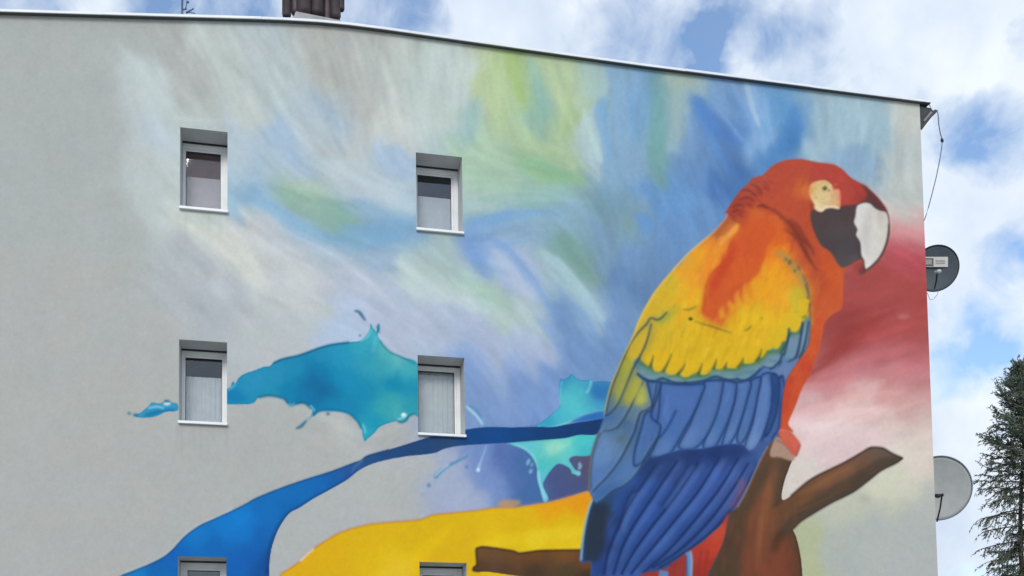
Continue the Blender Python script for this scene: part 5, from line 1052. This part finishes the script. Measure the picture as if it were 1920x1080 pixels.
# ---------------------------------------------------------------- ground
g = MB().add([(-1500, -1500, 0), (1500, -1500, 0), (1500, 1500, 0), (-1500, 1500, 0)], [(0, 1, 2, 3)]).build('ground', 'ground'); tag(g, kind='structure')
p = MB().box(-14, 16, -3.4, -1.6, .004, .05).build('footpath', 'asphalt'); tag(p, kind='structure')

# ---------------------------------------------------------------- the apartment block
UL, UR, DEEP = -7.9, 9.511, 24.0
COLS = [(-1.2247, -.6336), (1.8291, 2.4624)]
T2, SH, WH = 6.8626, 2.8, 1.0954
ROWS = [(T2 + SH - WH, T2 + SH), (T2 - WH, T2), (T2 - SH - WH - .0, T2 - SH + .01)]
RU = [-7.9, -3.396, -1.679, -.274, .139, .55, .95, 1.4, 3.2, 5.05, 7.03, 9.8]
RV = [10.40, 10.869, 11.051, 11.205, 11.245, 11.276, 11.290, 11.292, 11.270, 11.255, 11.258, 11.262]
def vtop(u): return np.interp(u, RU, RV)
building = empty('apartment_building', ((UL + UR) / 2, 0, 0), 'grey apartment block with a red, yellow and blue macaw mural on its end wall', 'building')

K = paint_mural()
def lin(c): return np.where(c <= .04045, c / 12.92, ((c + .055) / 1.055) ** 2.4)
paint_lin = lin(K.c) / np.array(WALL_LIGHT, np.float32)
paint_lin = np.clip(paint_lin, .012, .86)

def lines(stops, steps):
    o = [np.array([stops[0]])]
    for a, b, s in zip(stops[:-1], stops[1:], steps): n = max(1, int(round((b - a) / s))); o.append(np.linspace(a, b, n + 1)[1:])
    return np.concatenate(o)
FINE = .0122
us = lines([UL, -5.2, COLS[0][0], COLS[0][1], COLS[1][0], COLS[1][1], 4.6, UR], [.12, FINE, FINE, FINE, FINE, FINE, .0105])
z3b, z3t = ROWS[2]; z2b, z2t = ROWS[1]; z1b, z1t = ROWS[0]
vs_ = lines([0, 2.0, z3b, z3t, z2b, z2t, z1b, z1t], [.25, .04, FINE, FINE, FINE, FINE, FINE])
top = vtop(us)
ntop = int(round((11.27 - z1t) / FINE))
Vlow = np.repeat(vs_[:, None], len(us), 1)
tt = np.linspace(0, 1, ntop + 1)[1:, None]
Vg = np.vstack([Vlow, z1t + tt * (top[None] - z1t)])
Ug = np.repeat(us[None], len(Vg), 0)
mxp, myp = wall_to_mural(Ug, Vg)
def sample(img, x, y):
    x = np.clip(x - CX0 - .5, 0, CW - 1.01); y = np.clip(y - CY0 - .5, 0, CH - 1.01)
    xi, yi = x.astype(int), y.astype(int); fx, fy = (x - xi)[..., None], (y - yi)[..., None]
    return (img[yi, xi] * (1 - fx) + img[yi, xi + 1] * fx) * (1 - fy) + (img[yi + 1, xi] * (1 - fx) + img[yi + 1, xi + 1] * fx) * fy
colors = sample(paint_lin, mxp, myp).reshape(-1, 3).astype(np.float32)
nr, nc = Vg.shape
idx = np.arange(nr * nc).reshape(nr, nc)
quads = np.stack([idx[:-1, :-1], idx[:-1, 1:], idx[1:, 1:], idx[1:, :-1]], -1).reshape(-1, 4)
cu = ((Ug[:-1, :-1] + Ug[:-1, 1:]) / 2).ravel(); cv = ((Vg[:-1, :-1] + Vg[1:, 1:]) / 2).ravel()
keep = np.ones(len(quads), bool)
for a, b in COLS:
    for c, d in ROWS: keep &= ~((cu > a) & (cu < b) & (cv > c) & (cv < d))
fx_, fy_ = wall_to_mural(cu, cv)
lab = K.lab[np.clip((fy_ - CY0).astype(int), 0, CH - 1), np.clip((fx_ - CX0).astype(int), 0, CW - 1)]
pos = np.stack([Ug.ravel(), np.zeros(nr * nc), Vg.ravel()], -1).astype(np.float32)
def wall_piece(name, sel, parent, label=None):
    q = quads[sel & keep]
    used, inv = np.unique(q, return_inverse=True); q = inv.reshape(-1, 4)
    me = bpy.data.meshes.new(name)
    me.vertices.add(len(used)); me.vertices.foreach_set('co', pos[used].ravel())
    me.loops.add(q.size); me.loops.foreach_set('vertex_index', q.ravel().astype(np.int32))
    me.polygons.add(len(q)); me.polygons.foreach_set('loop_start', np.arange(0, q.size, 4, dtype=np.int32)); me.polygons.foreach_set('loop_total', np.full(len(q), 4, np.int32))
    at_ = me.color_attributes.new('paint', 'FLOAT_COLOR', 'POINT')
    at_.data.foreach_set('color', np.concatenate([colors[used], np.ones((len(used), 1), np.float32)], 1).ravel())
    me.update(calc_edges=True); me.materials.append(M['mural'])
    o = bpy.data.objects.new(name, me); COL.objects.link(o); o.parent = parent; o.matrix_parent_inverse = parent.matrix_world.inverted()
    if label: o['label'] = label
    return o
gable = wall_piece('gable_wall', lab == 0, building, 'grey render painted with soft blue, green, white and red brushwork')
wall_piece('painted_macaw', lab == 1, gable, 'painted macaw with red head, yellow shoulder and blue wing')
wall_piece('painted_branch', lab == 5, gable, 'painted brown branch and trunk the macaw perches on')
wall_piece('painted_ribbon', lab == 4, gable, 'painted blue ribbon sweeping to the macaw')
wall_piece('painted_swirl', lab == 2, gable, 'painted bright yellow swirl left of the macaw tail')
wall_piece('painted_splash', lab == 3, gable, 'painted teal splashes of water across the wall')
del K, paint_lin, colors, pos, quads

# other walls and the roof
MB().add([(UR, .002, 0), (UR, DEEP, 0), (UR, DEEP, 11.2), (UR, .002, 11.2)], [(0, 1, 2, 3)]).build('side_wall', 'side', building)
MB().add([(UL, .002, 0), (UL, DEEP, 0), (UL, DEEP, 10.39), (UL, .002, 10.39)], [(3, 2, 1, 0)]).build('side_wall', 'side', building)
MB().add([(UL, DEEP, 0), (UR, DEEP, 0), (UR, DEEP, 11.2), (UL, DEEP, 10.39)], [(3, 2, 1, 0)]).build('back_wall', 'side', building)
OVER, LIP = .068, .027
RU2 = np.array([-8.1, -7.0, -5, -3.396, -1.679, -.274, .139, .55, .95, 1.4, 2.2, 3.2, 5.05, 7.03, 8.5, 9.665]); RV2 = vtop(RU2); RV2[0] = RV2[0] - .02
prof_t = list(zip(RU2, RV2 + .030)); prof_b = list(zip(RU2, RV2 + .003))
MB().prism(prof_b + prof_t[::-1], -OVER + .012, DEEP + .2).build('roof', 'roof', building)
def strip(y0, y1, dz0, dz1, name, m):
    n = len(RU2); v = []
    for y, dz in ((y0, dz0), (y0, dz1), (y1, dz1), (y1, dz0)): v += [(u, y, z + dz) for u, z in zip(RU2, RV2)]
    f = [(k * n + i, k * n + i + 1, ((k + 1) % 4) * n + i + 1, ((k + 1) % 4) * n + i) for k in range(4) for i in range(n - 1)]
    f += [(0, 3 * n, 2 * n, n), (n - 1, 2 * n - 1, 3 * n - 1, 4 * n - 1)]
    return MB().add(v, f).build(name, m, building)
def sheet(ua, ub, k):
    uu = np.concatenate([[ua], RU2[(RU2 > ua) & (RU2 < ub)], [ub]]); zz_ = np.interp(uu, RU2, RV2) + rnd_f.uniform(-.0015, .0015); n = len(uu); v = []
    y0, y1 = -OVER - .004 - .002 * (k % 2), -OVER + .010
    for y, dz in ((y0, .0), (y0, LIP + .004), (y1, LIP + .004), (y1, .0)): v += [(u, y, z + dz) for u, z in zip(uu, zz_)]
    f = [(q * n + i, q * n + i + 1, ((q + 1) % 4) * n + i + 1, ((q + 1) % 4) * n + i) for q in range(4) for i in range(n - 1)]
    f += [(0, 3 * n, 2 * n, n), (n - 1, 2 * n - 1, 3 * n - 1, 4 * n - 1)]
    return MB().add(v, f).build('flashing_sheet', 'white_metal', building)
rnd_f = random.Random(3); ubs = np.linspace(RU2[0], RU2[-1], 10)
for k in range(9): sheet(ubs[k] + .001, ubs[k + 1] - .001, k)
strip(-OVER + .010, -.002, .0, .0025, 'roof_soffit', 'under')

# boxed eave along the right side
A = at(1726.5, 199, .004); Bp = at(1751, 206, .004); Cp = at(1727.5, 243, .004)
prof = [(UR + .004, A.z), (Bp.x - .012, A.z - .012), (Bp.x - .004, Bp.z - .03), (UR + .004, Cp.z)]
ev = MB().prism(prof[::-1], .004, DEEP).build('eave', 'eave_dark', building)
def ip(px, py, Y): q = at(px, py, Y); return (q.x, Y, q.z)
a, b, c, d = ip(1731, 226, .002), ip(1745, 209, .002), ip(1748, 212, .002), ip(1733, 229, .002)
v = [a, b, c, d] + [(x, y - .012, z) for x, y, z in (a, b, c, d)]
BOXF = [(0, 1, 2, 3), (7, 6, 5, 4), (0, 4, 5, 1), (1, 5, 6, 2), (2, 6, 7, 3), (3, 7, 4, 0)]
MB().add(v, BOXF).build('eave_board', 'eave_board', ev)
a, b, c, d = ip(1741, 196, .0), ip(1745, 196, .0), ip(1752, 205, .0), ip(1748, 208, .0)
MB().add([a, b, c, d] + [(x, y - .012, z) for x, y, z in (a, b, c, d)], BOXF).build('eave_board', 'white_metal', ev)
a, b, c, d = ip(1726.5, 238, 0), ip(1752, 206, 0), ip(1756, 207, 0), ip(1727, 245, 0)
MB().add([a, b, c, d] + [(x, y - .014, z) for x, y, z in (a, b, c, d)], BOXF).build('eave_board', 'gutter', ev)
gx, gz = at(1756, 203, 0).x, at(1756, 203, 0).z
gp = [(gx + .045 * math.cos(t), gz + .045 * math.sin(t)) for t in np.linspace(math.pi, 2 * math.pi, 9)] + [(gx + .038 * math.cos(t), gz + .038 * math.sin(t)) for t in np.linspace(2 * math.pi, math.pi, 9)]
MB().prism(gp, .05, DEEP).build('gutter', 'gutter', ev)

# windows
def window(ci, ri, cur_col, cur_top, fl, fr_, ft, dark=None, folds=0, seed=0, label=None):
    x0, x1 = COLS[ci]; z0, z1 = ROWS[ri]; D = .36
    zs = z0 + .034                                   # top of the sill
    o = MB()
    o.box(x0 + .002, x0 + fl, D - .03, D + .05, zs, z1 - .002); o.box(x1 - fr_, x1 - .002, D - .03, D + .05, zs, z1 - .002)
    o.box(x0 + fl, x1 - fr_, D - .03, D + .05, z1 - ft, z1 - .002); o.box(x0 + fl, x1 - fr_, D - .03, D + .05, zs, zs + .05)
    w = o.build('window', 'pvc', building, bevel=.004); w['label'] = label
    # reveal: lintel, two jambs, bottom
    MB().add([(x0, 0, z0), (x1, 0, z0), (x1, 0, z1), (x0, 0, z1), (x0, D + .06, z0), (x1, D + .06, z0), (x1, D + .06, z1), (x0, D + .06, z1)],
             [(3, 2, 6, 7), (0, 3, 7, 4), (2, 1, 5, 6), (1, 0, 4, 5)]).build('window_reveal', 'reveal', w)
    s = MB(); a, b, c, d = x0 + fl, x1 - fr_, zs + .05, z1 - ft; t = .028
    s.box(a, a + t, D - .012, D + .03, c, d); s.box(b - t, b, D - .012, D + .03, c, d); s.box(a + t, b - t, D - .012, D + .03, d - t, d); s.box(a + t, b - t, D - .012, D + .03, c, c + t)
    s.build('sash', 'pvc', w, bevel=.003)
    gk = MB(); a2, b2, c2, d2 = a + t, b - t, c + t, d - t; q = .006
    gk.box(a2, a2 + q, D - .002, D + .01, c2, d2); gk.box(b2 - q, b2, D - .002, D + .01, c2, d2); gk.box(a2 + q, b2 - q, D - .002, D + .01, d2 - q, d2); gk.box(a2 + q, b2 - q, D - .002, D + .01, c2, c2 + q)
    gk.build('gasket', 'gasket', w)
    MB().box(a2, b2, D + .010, D + .014, c2, d2).build('pane', 'glass', w)
    # dark strip under the lintel, in front of the frame
    MB().box(x0 + .004, x1 - .004, D - .045, D - .030, z1 - .022, z1 - .001).build('lintel_strip', 'gasket', w)
    # sill with a turned-down nose
    MB().prism([(0, 0)] * 0 or [(x0 - .006, z0 - .0), (x1 + .010, z0 - .0), (x1 + .010, zs), (x0 - .006, zs)], -.045, -.001).build('sill', 'sill', w, bevel=.004)
    MB().box(x0 + .002, x1 - .002, -.001, D - .031, zs - .012, zs - .002).build('sill_board', 'sill', w)
    # curtain with soft folds
    rnd = random.Random(seed); n = 60; zt = z0 + (z1 - z0) * cur_top; vv = []; ff = []
    ph = [rnd.uniform(0, 6.28) for _ in range(3)]
    for k in range(n + 1):
        x = a + (b - a) * k / n
        y = D + .034 + (.006 * math.sin(k * .9 + ph[0]) + .004 * math.sin(k * 1.7 + ph[1]) + .003 * math.sin(k * .37 + ph[2])) * folds
        vv += [(x, y, c - .02), (x, y + .002, zt), (x, y + .012, zt)]
    for k in range(n): ff += [(3 * k, 3 * k + 3, 3 * k + 4, 3 * k + 1), (3 * k + 1, 3 * k + 4, 3 * k + 5, 3 * k + 2)]
    cm = mat('curtain_cloth', cur_col, .9, .1, var=.04, scale=14)
    obj('curtain', vv, ff, cm, w, True)
    if (ci, ri) == (0, 0):
        MB().box(a + .004, b - .004, D + .040, D + .044, zt + .004, d).build('blind', mat('maroon_blind', (.17, .075, .075), .85, .1, var=.1, scale=6), w)
    # the dim room behind
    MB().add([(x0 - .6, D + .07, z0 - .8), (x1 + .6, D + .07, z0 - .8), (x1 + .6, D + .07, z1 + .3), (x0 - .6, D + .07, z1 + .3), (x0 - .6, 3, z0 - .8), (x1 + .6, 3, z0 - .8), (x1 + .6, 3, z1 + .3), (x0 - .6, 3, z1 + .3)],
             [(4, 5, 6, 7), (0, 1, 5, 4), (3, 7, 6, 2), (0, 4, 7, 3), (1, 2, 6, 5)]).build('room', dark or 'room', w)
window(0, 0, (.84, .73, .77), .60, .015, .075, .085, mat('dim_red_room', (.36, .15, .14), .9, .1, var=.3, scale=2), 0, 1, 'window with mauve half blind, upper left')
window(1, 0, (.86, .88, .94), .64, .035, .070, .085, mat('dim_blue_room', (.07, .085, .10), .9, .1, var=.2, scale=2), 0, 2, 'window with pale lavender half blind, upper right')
window(0, 1, (.92, .92, .95), .69, .022, .050, .075, mat('dim_green_room', (.085, .095, .095), .9, .1, var=.2, scale=2), 1.0, 3, 'window with white pleated half curtain, left')
window(1, 1, (.88, .89, .90), .93, .020, .055, .055, 'room', .7, 4, 'window with grey curtain almost to the top')
window(0, 2, (.5, .5, .5), .25, .060, .070, .09, 'room', .5, 5, 'window in the blue ribbon, cut by the picture edge')
window(1, 2, (.5, .5, .5), .25, .060, .070, .09, 'room', .5, 6, 'window in the yellow swirl, cut by the picture edge')

# chimney of clustered ducts on a concrete collar
Yc = 1.6
s1 = at(1000, 500, Yc); pxm = (at(1001, 500, Yc).x - s1.x)
cb, ce = at(548, 36, Yc), at(645, 38, Yc)
zt = at(595, 23, Yc).z; zb = vtop(.5) + .02
chim = MB().box(cb.x, ce.x, Yc - .02, Yc + .75, zb, at(548, 31, Yc).z)
chim.prism([(cb.x + .01, at(548, 31, Yc).z), (ce.x - .01, at(548, 31, Yc).z), (ce.x - .04, zt - .05), (cb.x + .05, zt)], Yc + .03, Yc + .70)
ch = chim.build('chimney', 'concrete', building, bevel=.015); ch['label'] = 'brown ducted chimney on a grey concrete collar at the roof ridge'
zb2 = zt - .01; zT = zb2 + .85
for px0, px1, pb, m in ((529, 546, 24, 'cowl'), (545, 566, 10, 'cowl2'), (556, 586, 22, 'cowl'), (566, 583, 23.5, 'cowl2'), (583, 608, 22.5, 'cowl'), (607, 622, 25, 'cowl2'), (620, 640, 27, 'cowl'), (634, 647, 11, 'cowl')):
    xa, xb = at(px0, 20, Yc).x, at(px1, 20, Yc).x; zz = at((px0 + px1) / 2, pb, Yc).z
    r = (xb - xa) / 2; xm = (xa + xb) / 2; d0 = Yc + .12 + (.1 if m == 'cowl2' else 0)
    prof = [(r * .45, zz), (r * .85, zz + r * .25), (r, zz + r * .7), (r, zT - .05), (r * 1.06, zT - .045), (r * 1.06, zT)]
    v, f, n = [], [], 14
    for rr, z in prof: v += [(xm + rr * math.cos(2 * math.pi * k / n), d0 + rr * math.sin(2 * math.pi * k / n), z) for k in range(n)]
    for i in range(len(prof) - 1): f += [(i * n + k, i * n + (k + 1) % n, (i + 1) * n + (k + 1) % n, (i + 1) * n + k) for k in range(n)]
    f += [tuple(range(n))[::-1], tuple((len(prof) - 1) * n + k for k in range(n))]
    obj('chimney_duct', v, f, m, ch, True)
MB().box(at(529, 20, Yc).x - .05, at(647, 20, Yc).x + .05, Yc - .02, Yc + .7, zT + .002, zT + .06).build('chimney_cap', 'cowl', ch, bevel=.01)
MB().box(at(560, 20, Yc).x, at(632, 20, Yc).x, Yc + .25, Yc + .6, zb2, zT).build('chimney_core', 'cowl', ch)

# ---------------------------------------------------------------- television antenna on the roof
Ya = 2.2
base = at(341.5, 36, Ya); base.z = vtop(base.x) + .03
ant = empty('television_antenna', base, 'thin dark television antenna mast standing on the roof left of the chimney', 'antenna')
zA = base.z
MB().tube([base, (base.x, Ya, zA + 2.6)], .016).build('mast', 'antenna', ant, True)
MB().tube([(base.x + .055, Ya + .03, zA), (base.x + .05, Ya + .03, zA + .9), (base.x + .004, Ya, zA + 1.3)], .009).build('stay', 'antenna', ant, True)
MB().box(base.x - .07, base.x + .09, Ya - .06, Ya + .08, zA - .01, zA + .012).build('foot_plate', 'antenna', ant)
for k in range(3):
    q = MB().tube([at(351, 2 + 9 * k, Ya), at(349, 6 + 9 * k, Ya)], .012); 
for (a, b, r) in (((350, 3), (354, 5), .014), ((349, 24), (355, 21), .013), ((355, 21), (363, 16), .009), ((342, 18), (350, 17), .010), ((350, 6), (348, 17), .008), ((354, 23), (366, 25), .006)):
    MB().tube([at(*a, Ya), at(*b, Ya)], r, 6).build('antenna_arm', 'antenna', ant, True)
for k in range(7):
    z = zA + 2.0 + .09 * k
    MB().tube([(base.x - .35 + .02 * k, Ya, z), (base.x + .35 - .02 * k, Ya, z)], .006, 6).build('antenna_element', 'antenna', ant, True)

# ---------------------------------------------------------------- satellite dishes on the side wall
def dish(px, py, rpx, Y, m, rim_m, label, arm_px, arm_w, head, plate=False, wall_z=0):
    c = at(px, py, Y); scale = float((np.array(c) - CAM) @ AX_F) / F_PX
    rad = rpx * scale * .985
    root = empty('satellite_dish', c, label, 'satellite dish', 'satellite dishes on the side wall')
    n, rings = 48, 8; nrm = (Vector(CAM.tolist()) - c); nrm.z = nrm.z * .35; nrm.x += 1.2; nrm.normalize()
    ex = Vector((0, 0, 1)).cross(nrm).normalized(); ez = nrm.cross(ex)
    # keep the round outline true from the front
    def P(rr, t, off): return c + (ex * math.cos(t) * 1.01 + ez * math.sin(t) * 1.04) * rr + nrm * off
    v, f = [], []
    for side, o2 in ((0, 0.), (1, -.012)):
        for i in range(rings + 1):
            rr = rad * i / rings; off = .16 * rad * ((i / rings) ** 2 - 1) + o2
            v += [P(rr, 2 * math.pi * k / n, off) for k in range(n)]
    S = (rings + 1) * n
    for i in range(rings):
        for k in range(n):
            q = (i * n + k, i * n + (k + 1) % n, (i + 1) * n + (k + 1) % n, (i + 1) * n + k); f.append(q); f.append(tuple(S + j for j in q[::-1]))
    for k in range(n): f.append((rings * n + k, rings * n + (k + 1) % n, S + rings * n + (k + 1) % n, S + rings * n + k))
    obj('reflector', v, f, m, root, True)
    v, f = [], []
    for k in range(n):
        t = 2 * math.pi * k / n
        for rr, off in ((rad * .965, .002 - .01), (rad * .965, .010), (rad * 1.0, .012), (rad * 1.005, -.012)): v.append(P(rr, t, off))
    for k in range(n):
        for j in range(4): f.append((k * 4 + j, ((k + 1) % n) * 4 + j, ((k + 1) % n) * 4 + (j + 1) % 4, k * 4 + (j + 1) % 4))
    obj('rim', v, f, rim_m, root, True)
    # mount to the side wall
    MB().tube([c - nrm * .2 * rad, c - nrm * .3 - Vector((0, 0, .05)), (UR + .10, c.y + .32, c.z - .12), (UR + .004, c.y + .32, c.z - .12)], .022).build('mount_arm', 'black', root, True)
    MB().box(UR + .001, UR + .014, c.y + .24, c.y + .40, c.z - .22, c.z - .02).build('wall_plate', 'black', root)
    # feed arm and receiver head
    (ax, ay), (bx, by) = arm_px
    top = at(ax, ay, Y - .42); bot = at(bx, by, Y - .10)
    MB().tube([bot, bot.lerp(top, .5) + Vector((.004, -.01, 0)), top], arm_w).build('feed_arm', 'black', root, True)
    hx, hy = head; h = at(hx, hy, Y - .42)
    MB().tube([h + Vector((0, -.05, -.01)), h + Vector((0, -.01, 0)), h + Vector((0, .03, .01)), h + Vector((0, .06, .02))], [.030, .034, .022, .028], 12).build('receiver_head', 'lnb' if plate else 'black', root, True)
    if not plate:
        h2 = at(ax + .5, ay + 2, Y - .43); MB().tube([h2, h2 + Vector((0, .08, .01))], [.026, .022], 12).build('receiver_clamp', 'black', root, True)
    if plate:
        p0 = Vector(CAM.tolist())
        def on_dish(x, y):
            d = Vector(ray(x, y).tolist()); k = (c - p0).dot(nrm) / d.dot(nrm)
            for _ in range(5):
                q = p0 + d * k; rr = (q - c - nrm * (q - c).dot(nrm)).length
                k = (c + nrm * (.16 * rad * ((rr / rad) ** 2 - 1) + .006) - p0).dot(nrm) / d.dot(nrm)
            return p0 + d * k
        w0, w1, w2 = on_dish(1722, 500.5), on_dish(1777.5, 500.5), on_dish(1777.5, 481.5)
        pn = (w1 - w0).cross(w2 - w1).normalized(); pn = pn if pn.dot(nrm) > 0 else -pn
        def pl(pa, ya, pb, yb, mm, nm, off):
            u = []
            for (x, y) in ((pa, yb), (pb, yb), (pb, ya), (pa, ya)):
                d = Vector(ray(x, y).tolist()); u.append(p0 + d * ((w1 + pn * off - p0).dot(pn) / d.dot(pn)))
            MB().add(u + [q - pn * .003 for q in u], BOXF).build(nm, mm, root)
        pl(1722, 481.5, 1777.5, 500.5, 'plate', 'label_plate', .004)
        pl(1724, 484, 1750.5, 499, 'plate_dark', 'label_print', .008)
        pl(1733, 486.5, 1747, 496, 'plate_mid', 'label_print', .012)
        pl(1754, 487.5, 1772, 490.5, 'plate_mid', 'label_print', .008); pl(1754, 492, 1772, 494.5, 'plate_mid', 'label_print', .008)
    return root
dish(1754.5, 503, 41.5, .75, 'dish_dark', 'dish_rim_dark', 'small dark grey satellite dish with beige label, at the wall edge beside the red haze', ((1757, 514), (1752, 541)), .013, (1758.5, 510), True)
dish(1760.5, 915, 59, .85, 'dish_light', 'dish_rim', 'large pale grey satellite dish at the wall edge, lower right', ((1766.5, 926), (1757, 978)), .013, (1757, 930))

# cable from the eave corner to the wall
pts = [at(1757, 206, .1), at(1759, 216, .12), at(1760.5, 235, .15), at(1763, 250, .2), at(1766.5, 262, .25), at(1766, 275, .25), at(1762, 300, .28), at(1756, 330, .32), at(1748, 362, .34), at(1741, 388, .36), at(1736, 405, .38), at(1722, 440, .4)]
cab = empty('cable', pts[0], 'thin grey cable hanging in a loop off the eave corner', 'cable')
MB().tube(pts, .0075, 6).build('cable_run', 'cable', cab, True)
kn = at(1766.5, 263.5, .25)
MB().tube([kn + Vector((-.010, 0, .032)), kn + Vector((-.004, 0, .012)), kn + Vector((.004, 0, -.010)), kn + Vector((.010, 0, -.030))], [.012, .022, .022, .010], 10).build('cable_joint', 'black', cab, True)
pts = [at(1738, 548, .5), at(1744, 562, .5), at(1750, 561, .5), at(1757, 553, .55), at(1760, 545, .6)]
c2 = MB().tube(pts, .004, 6).build('dish_cable', 'cable', None, True); tag(c2, 'short thin cable looping below the dark satellite dish', 'cable')

# ---------------------------------------------------------------- conifer at the right edge
rt = random.Random(11)
Yt = 9.0
tb = at(1924, 1000, Yt); tx = tb.x
ztop = at(1932, 685, Yt).z
tree = empty('conifer_tree', (tx, Yt, 0), 'dark green conifer with drooping twigs beside the building at the right edge', 'tree')
def tp(z): return Vector((tx + .10 * math.sin(z * .7) + (z / ztop - .8) * .12, Yt + .06 * math.cos(z), z))
zs_ = np.linspace(0, ztop, 22)
MB().tube([tp(z) for z in zs_], [max(.012, .11 * (1 - z / ztop) ** .7) for z in zs_], 10).build('trunk', 'bark', tree, True)
bm_ = MB(); LV, LF = [], []
def leaf(p, d, L, w):
    d = d.normalized(); s = d.cross(Vector((rt.uniform(-1, 1), rt.uniform(-1, 1), rt.uniform(-.3, .3)))).normalized() * w
    k = len(LV); LV.extend([tuple(p), tuple(p + d * L * .45 + s), tuple(p + d * L), tuple(p + d * L * .45 - s)]); LF.append((k, k + 1, k + 2, k + 3))
def twig(p, d, L, lower, nl):
    """a spray of needles: ascending near the top of the tree, hanging in the lower part"""
    pts = [p]; q = p.copy(); dd = d.copy()
    for i in range(4):
        dd = (dd + Vector((rt.gauss(0, .15), rt.gauss(0, .15), -.30 * lower + .12 * (1 - lower)))).normalized(); q = q + dd * L / 4; pts.append(q.copy())
    bm_.tube(pts, [.007, .006, .005, .004, .002], 4, False)
    for i in range(nl):
        t = rt.random() * 3.99; k = int(t); b = pts[k].lerp(pts[k + 1], t - k)
        ld = (pts[k + 1] - pts[k]).normalized() * .8 + Vector((rt.gauss(0, .55), rt.gauss(0, .55), rt.gauss(0, .45) - .35 * lower))
        leaf(b, ld, rt.uniform(.05, .13), rt.uniform(.008, .016))
nb = 185
for i in range(nb):
    h = ((i + rt.random()) / nb) ** .72; z = 1.6 + h * (ztop - 1.75); rel = z / ztop
    a = i * 2.39996 + rt.uniform(-.3, .3)
    reach = float(np.interp(ztop - z, [0, .5, 1.1, 1.9, 2.8, 4.0, 6, 10], [.10, .30, .66, 1.02, 1.10, 1.0, .95, .8])) * rt.uniform(.7, 1.12)
    lower = min(1, max(0, (ztop - z - 1.3) / 2.2))
    if lower > .95 and rt.random() < .3: continue
    d = Vector((math.cos(a), math.sin(a), .75 - .75 * lower)).normalized(); p0 = tp(z); pts = [p0]; q = p0.copy()
    for k in range(6):
        d = (d + Vector((rt.gauss(0, .08), rt.gauss(0, .08), -.10 * lower + .06))).normalized(); q = q + d * reach / 6; pts.append(q.copy())
    bm_.tube(pts, [.026 * (1 - rel) + .010 - .0015 * k for k in range(7)], 5, False)
    for k in range(1, 7):
        for j in range(4 if lower < .6 else 3):
            sd = (d * .7 + Vector((rt.gauss(0, .6), rt.gauss(0, .6), rt.gauss(.1, .35)))).normalized()
            twig(pts[k].lerp(pts[k - 1], rt.random()), sd, rt.uniform(.18, .38) * (1 + .3 * lower), lower, 15)
bm_.build('branches', 'bark', tree)
cr_ = obj('crown', LV, LF, 'leaf', tree); cr_['kind'] = 'stuff'
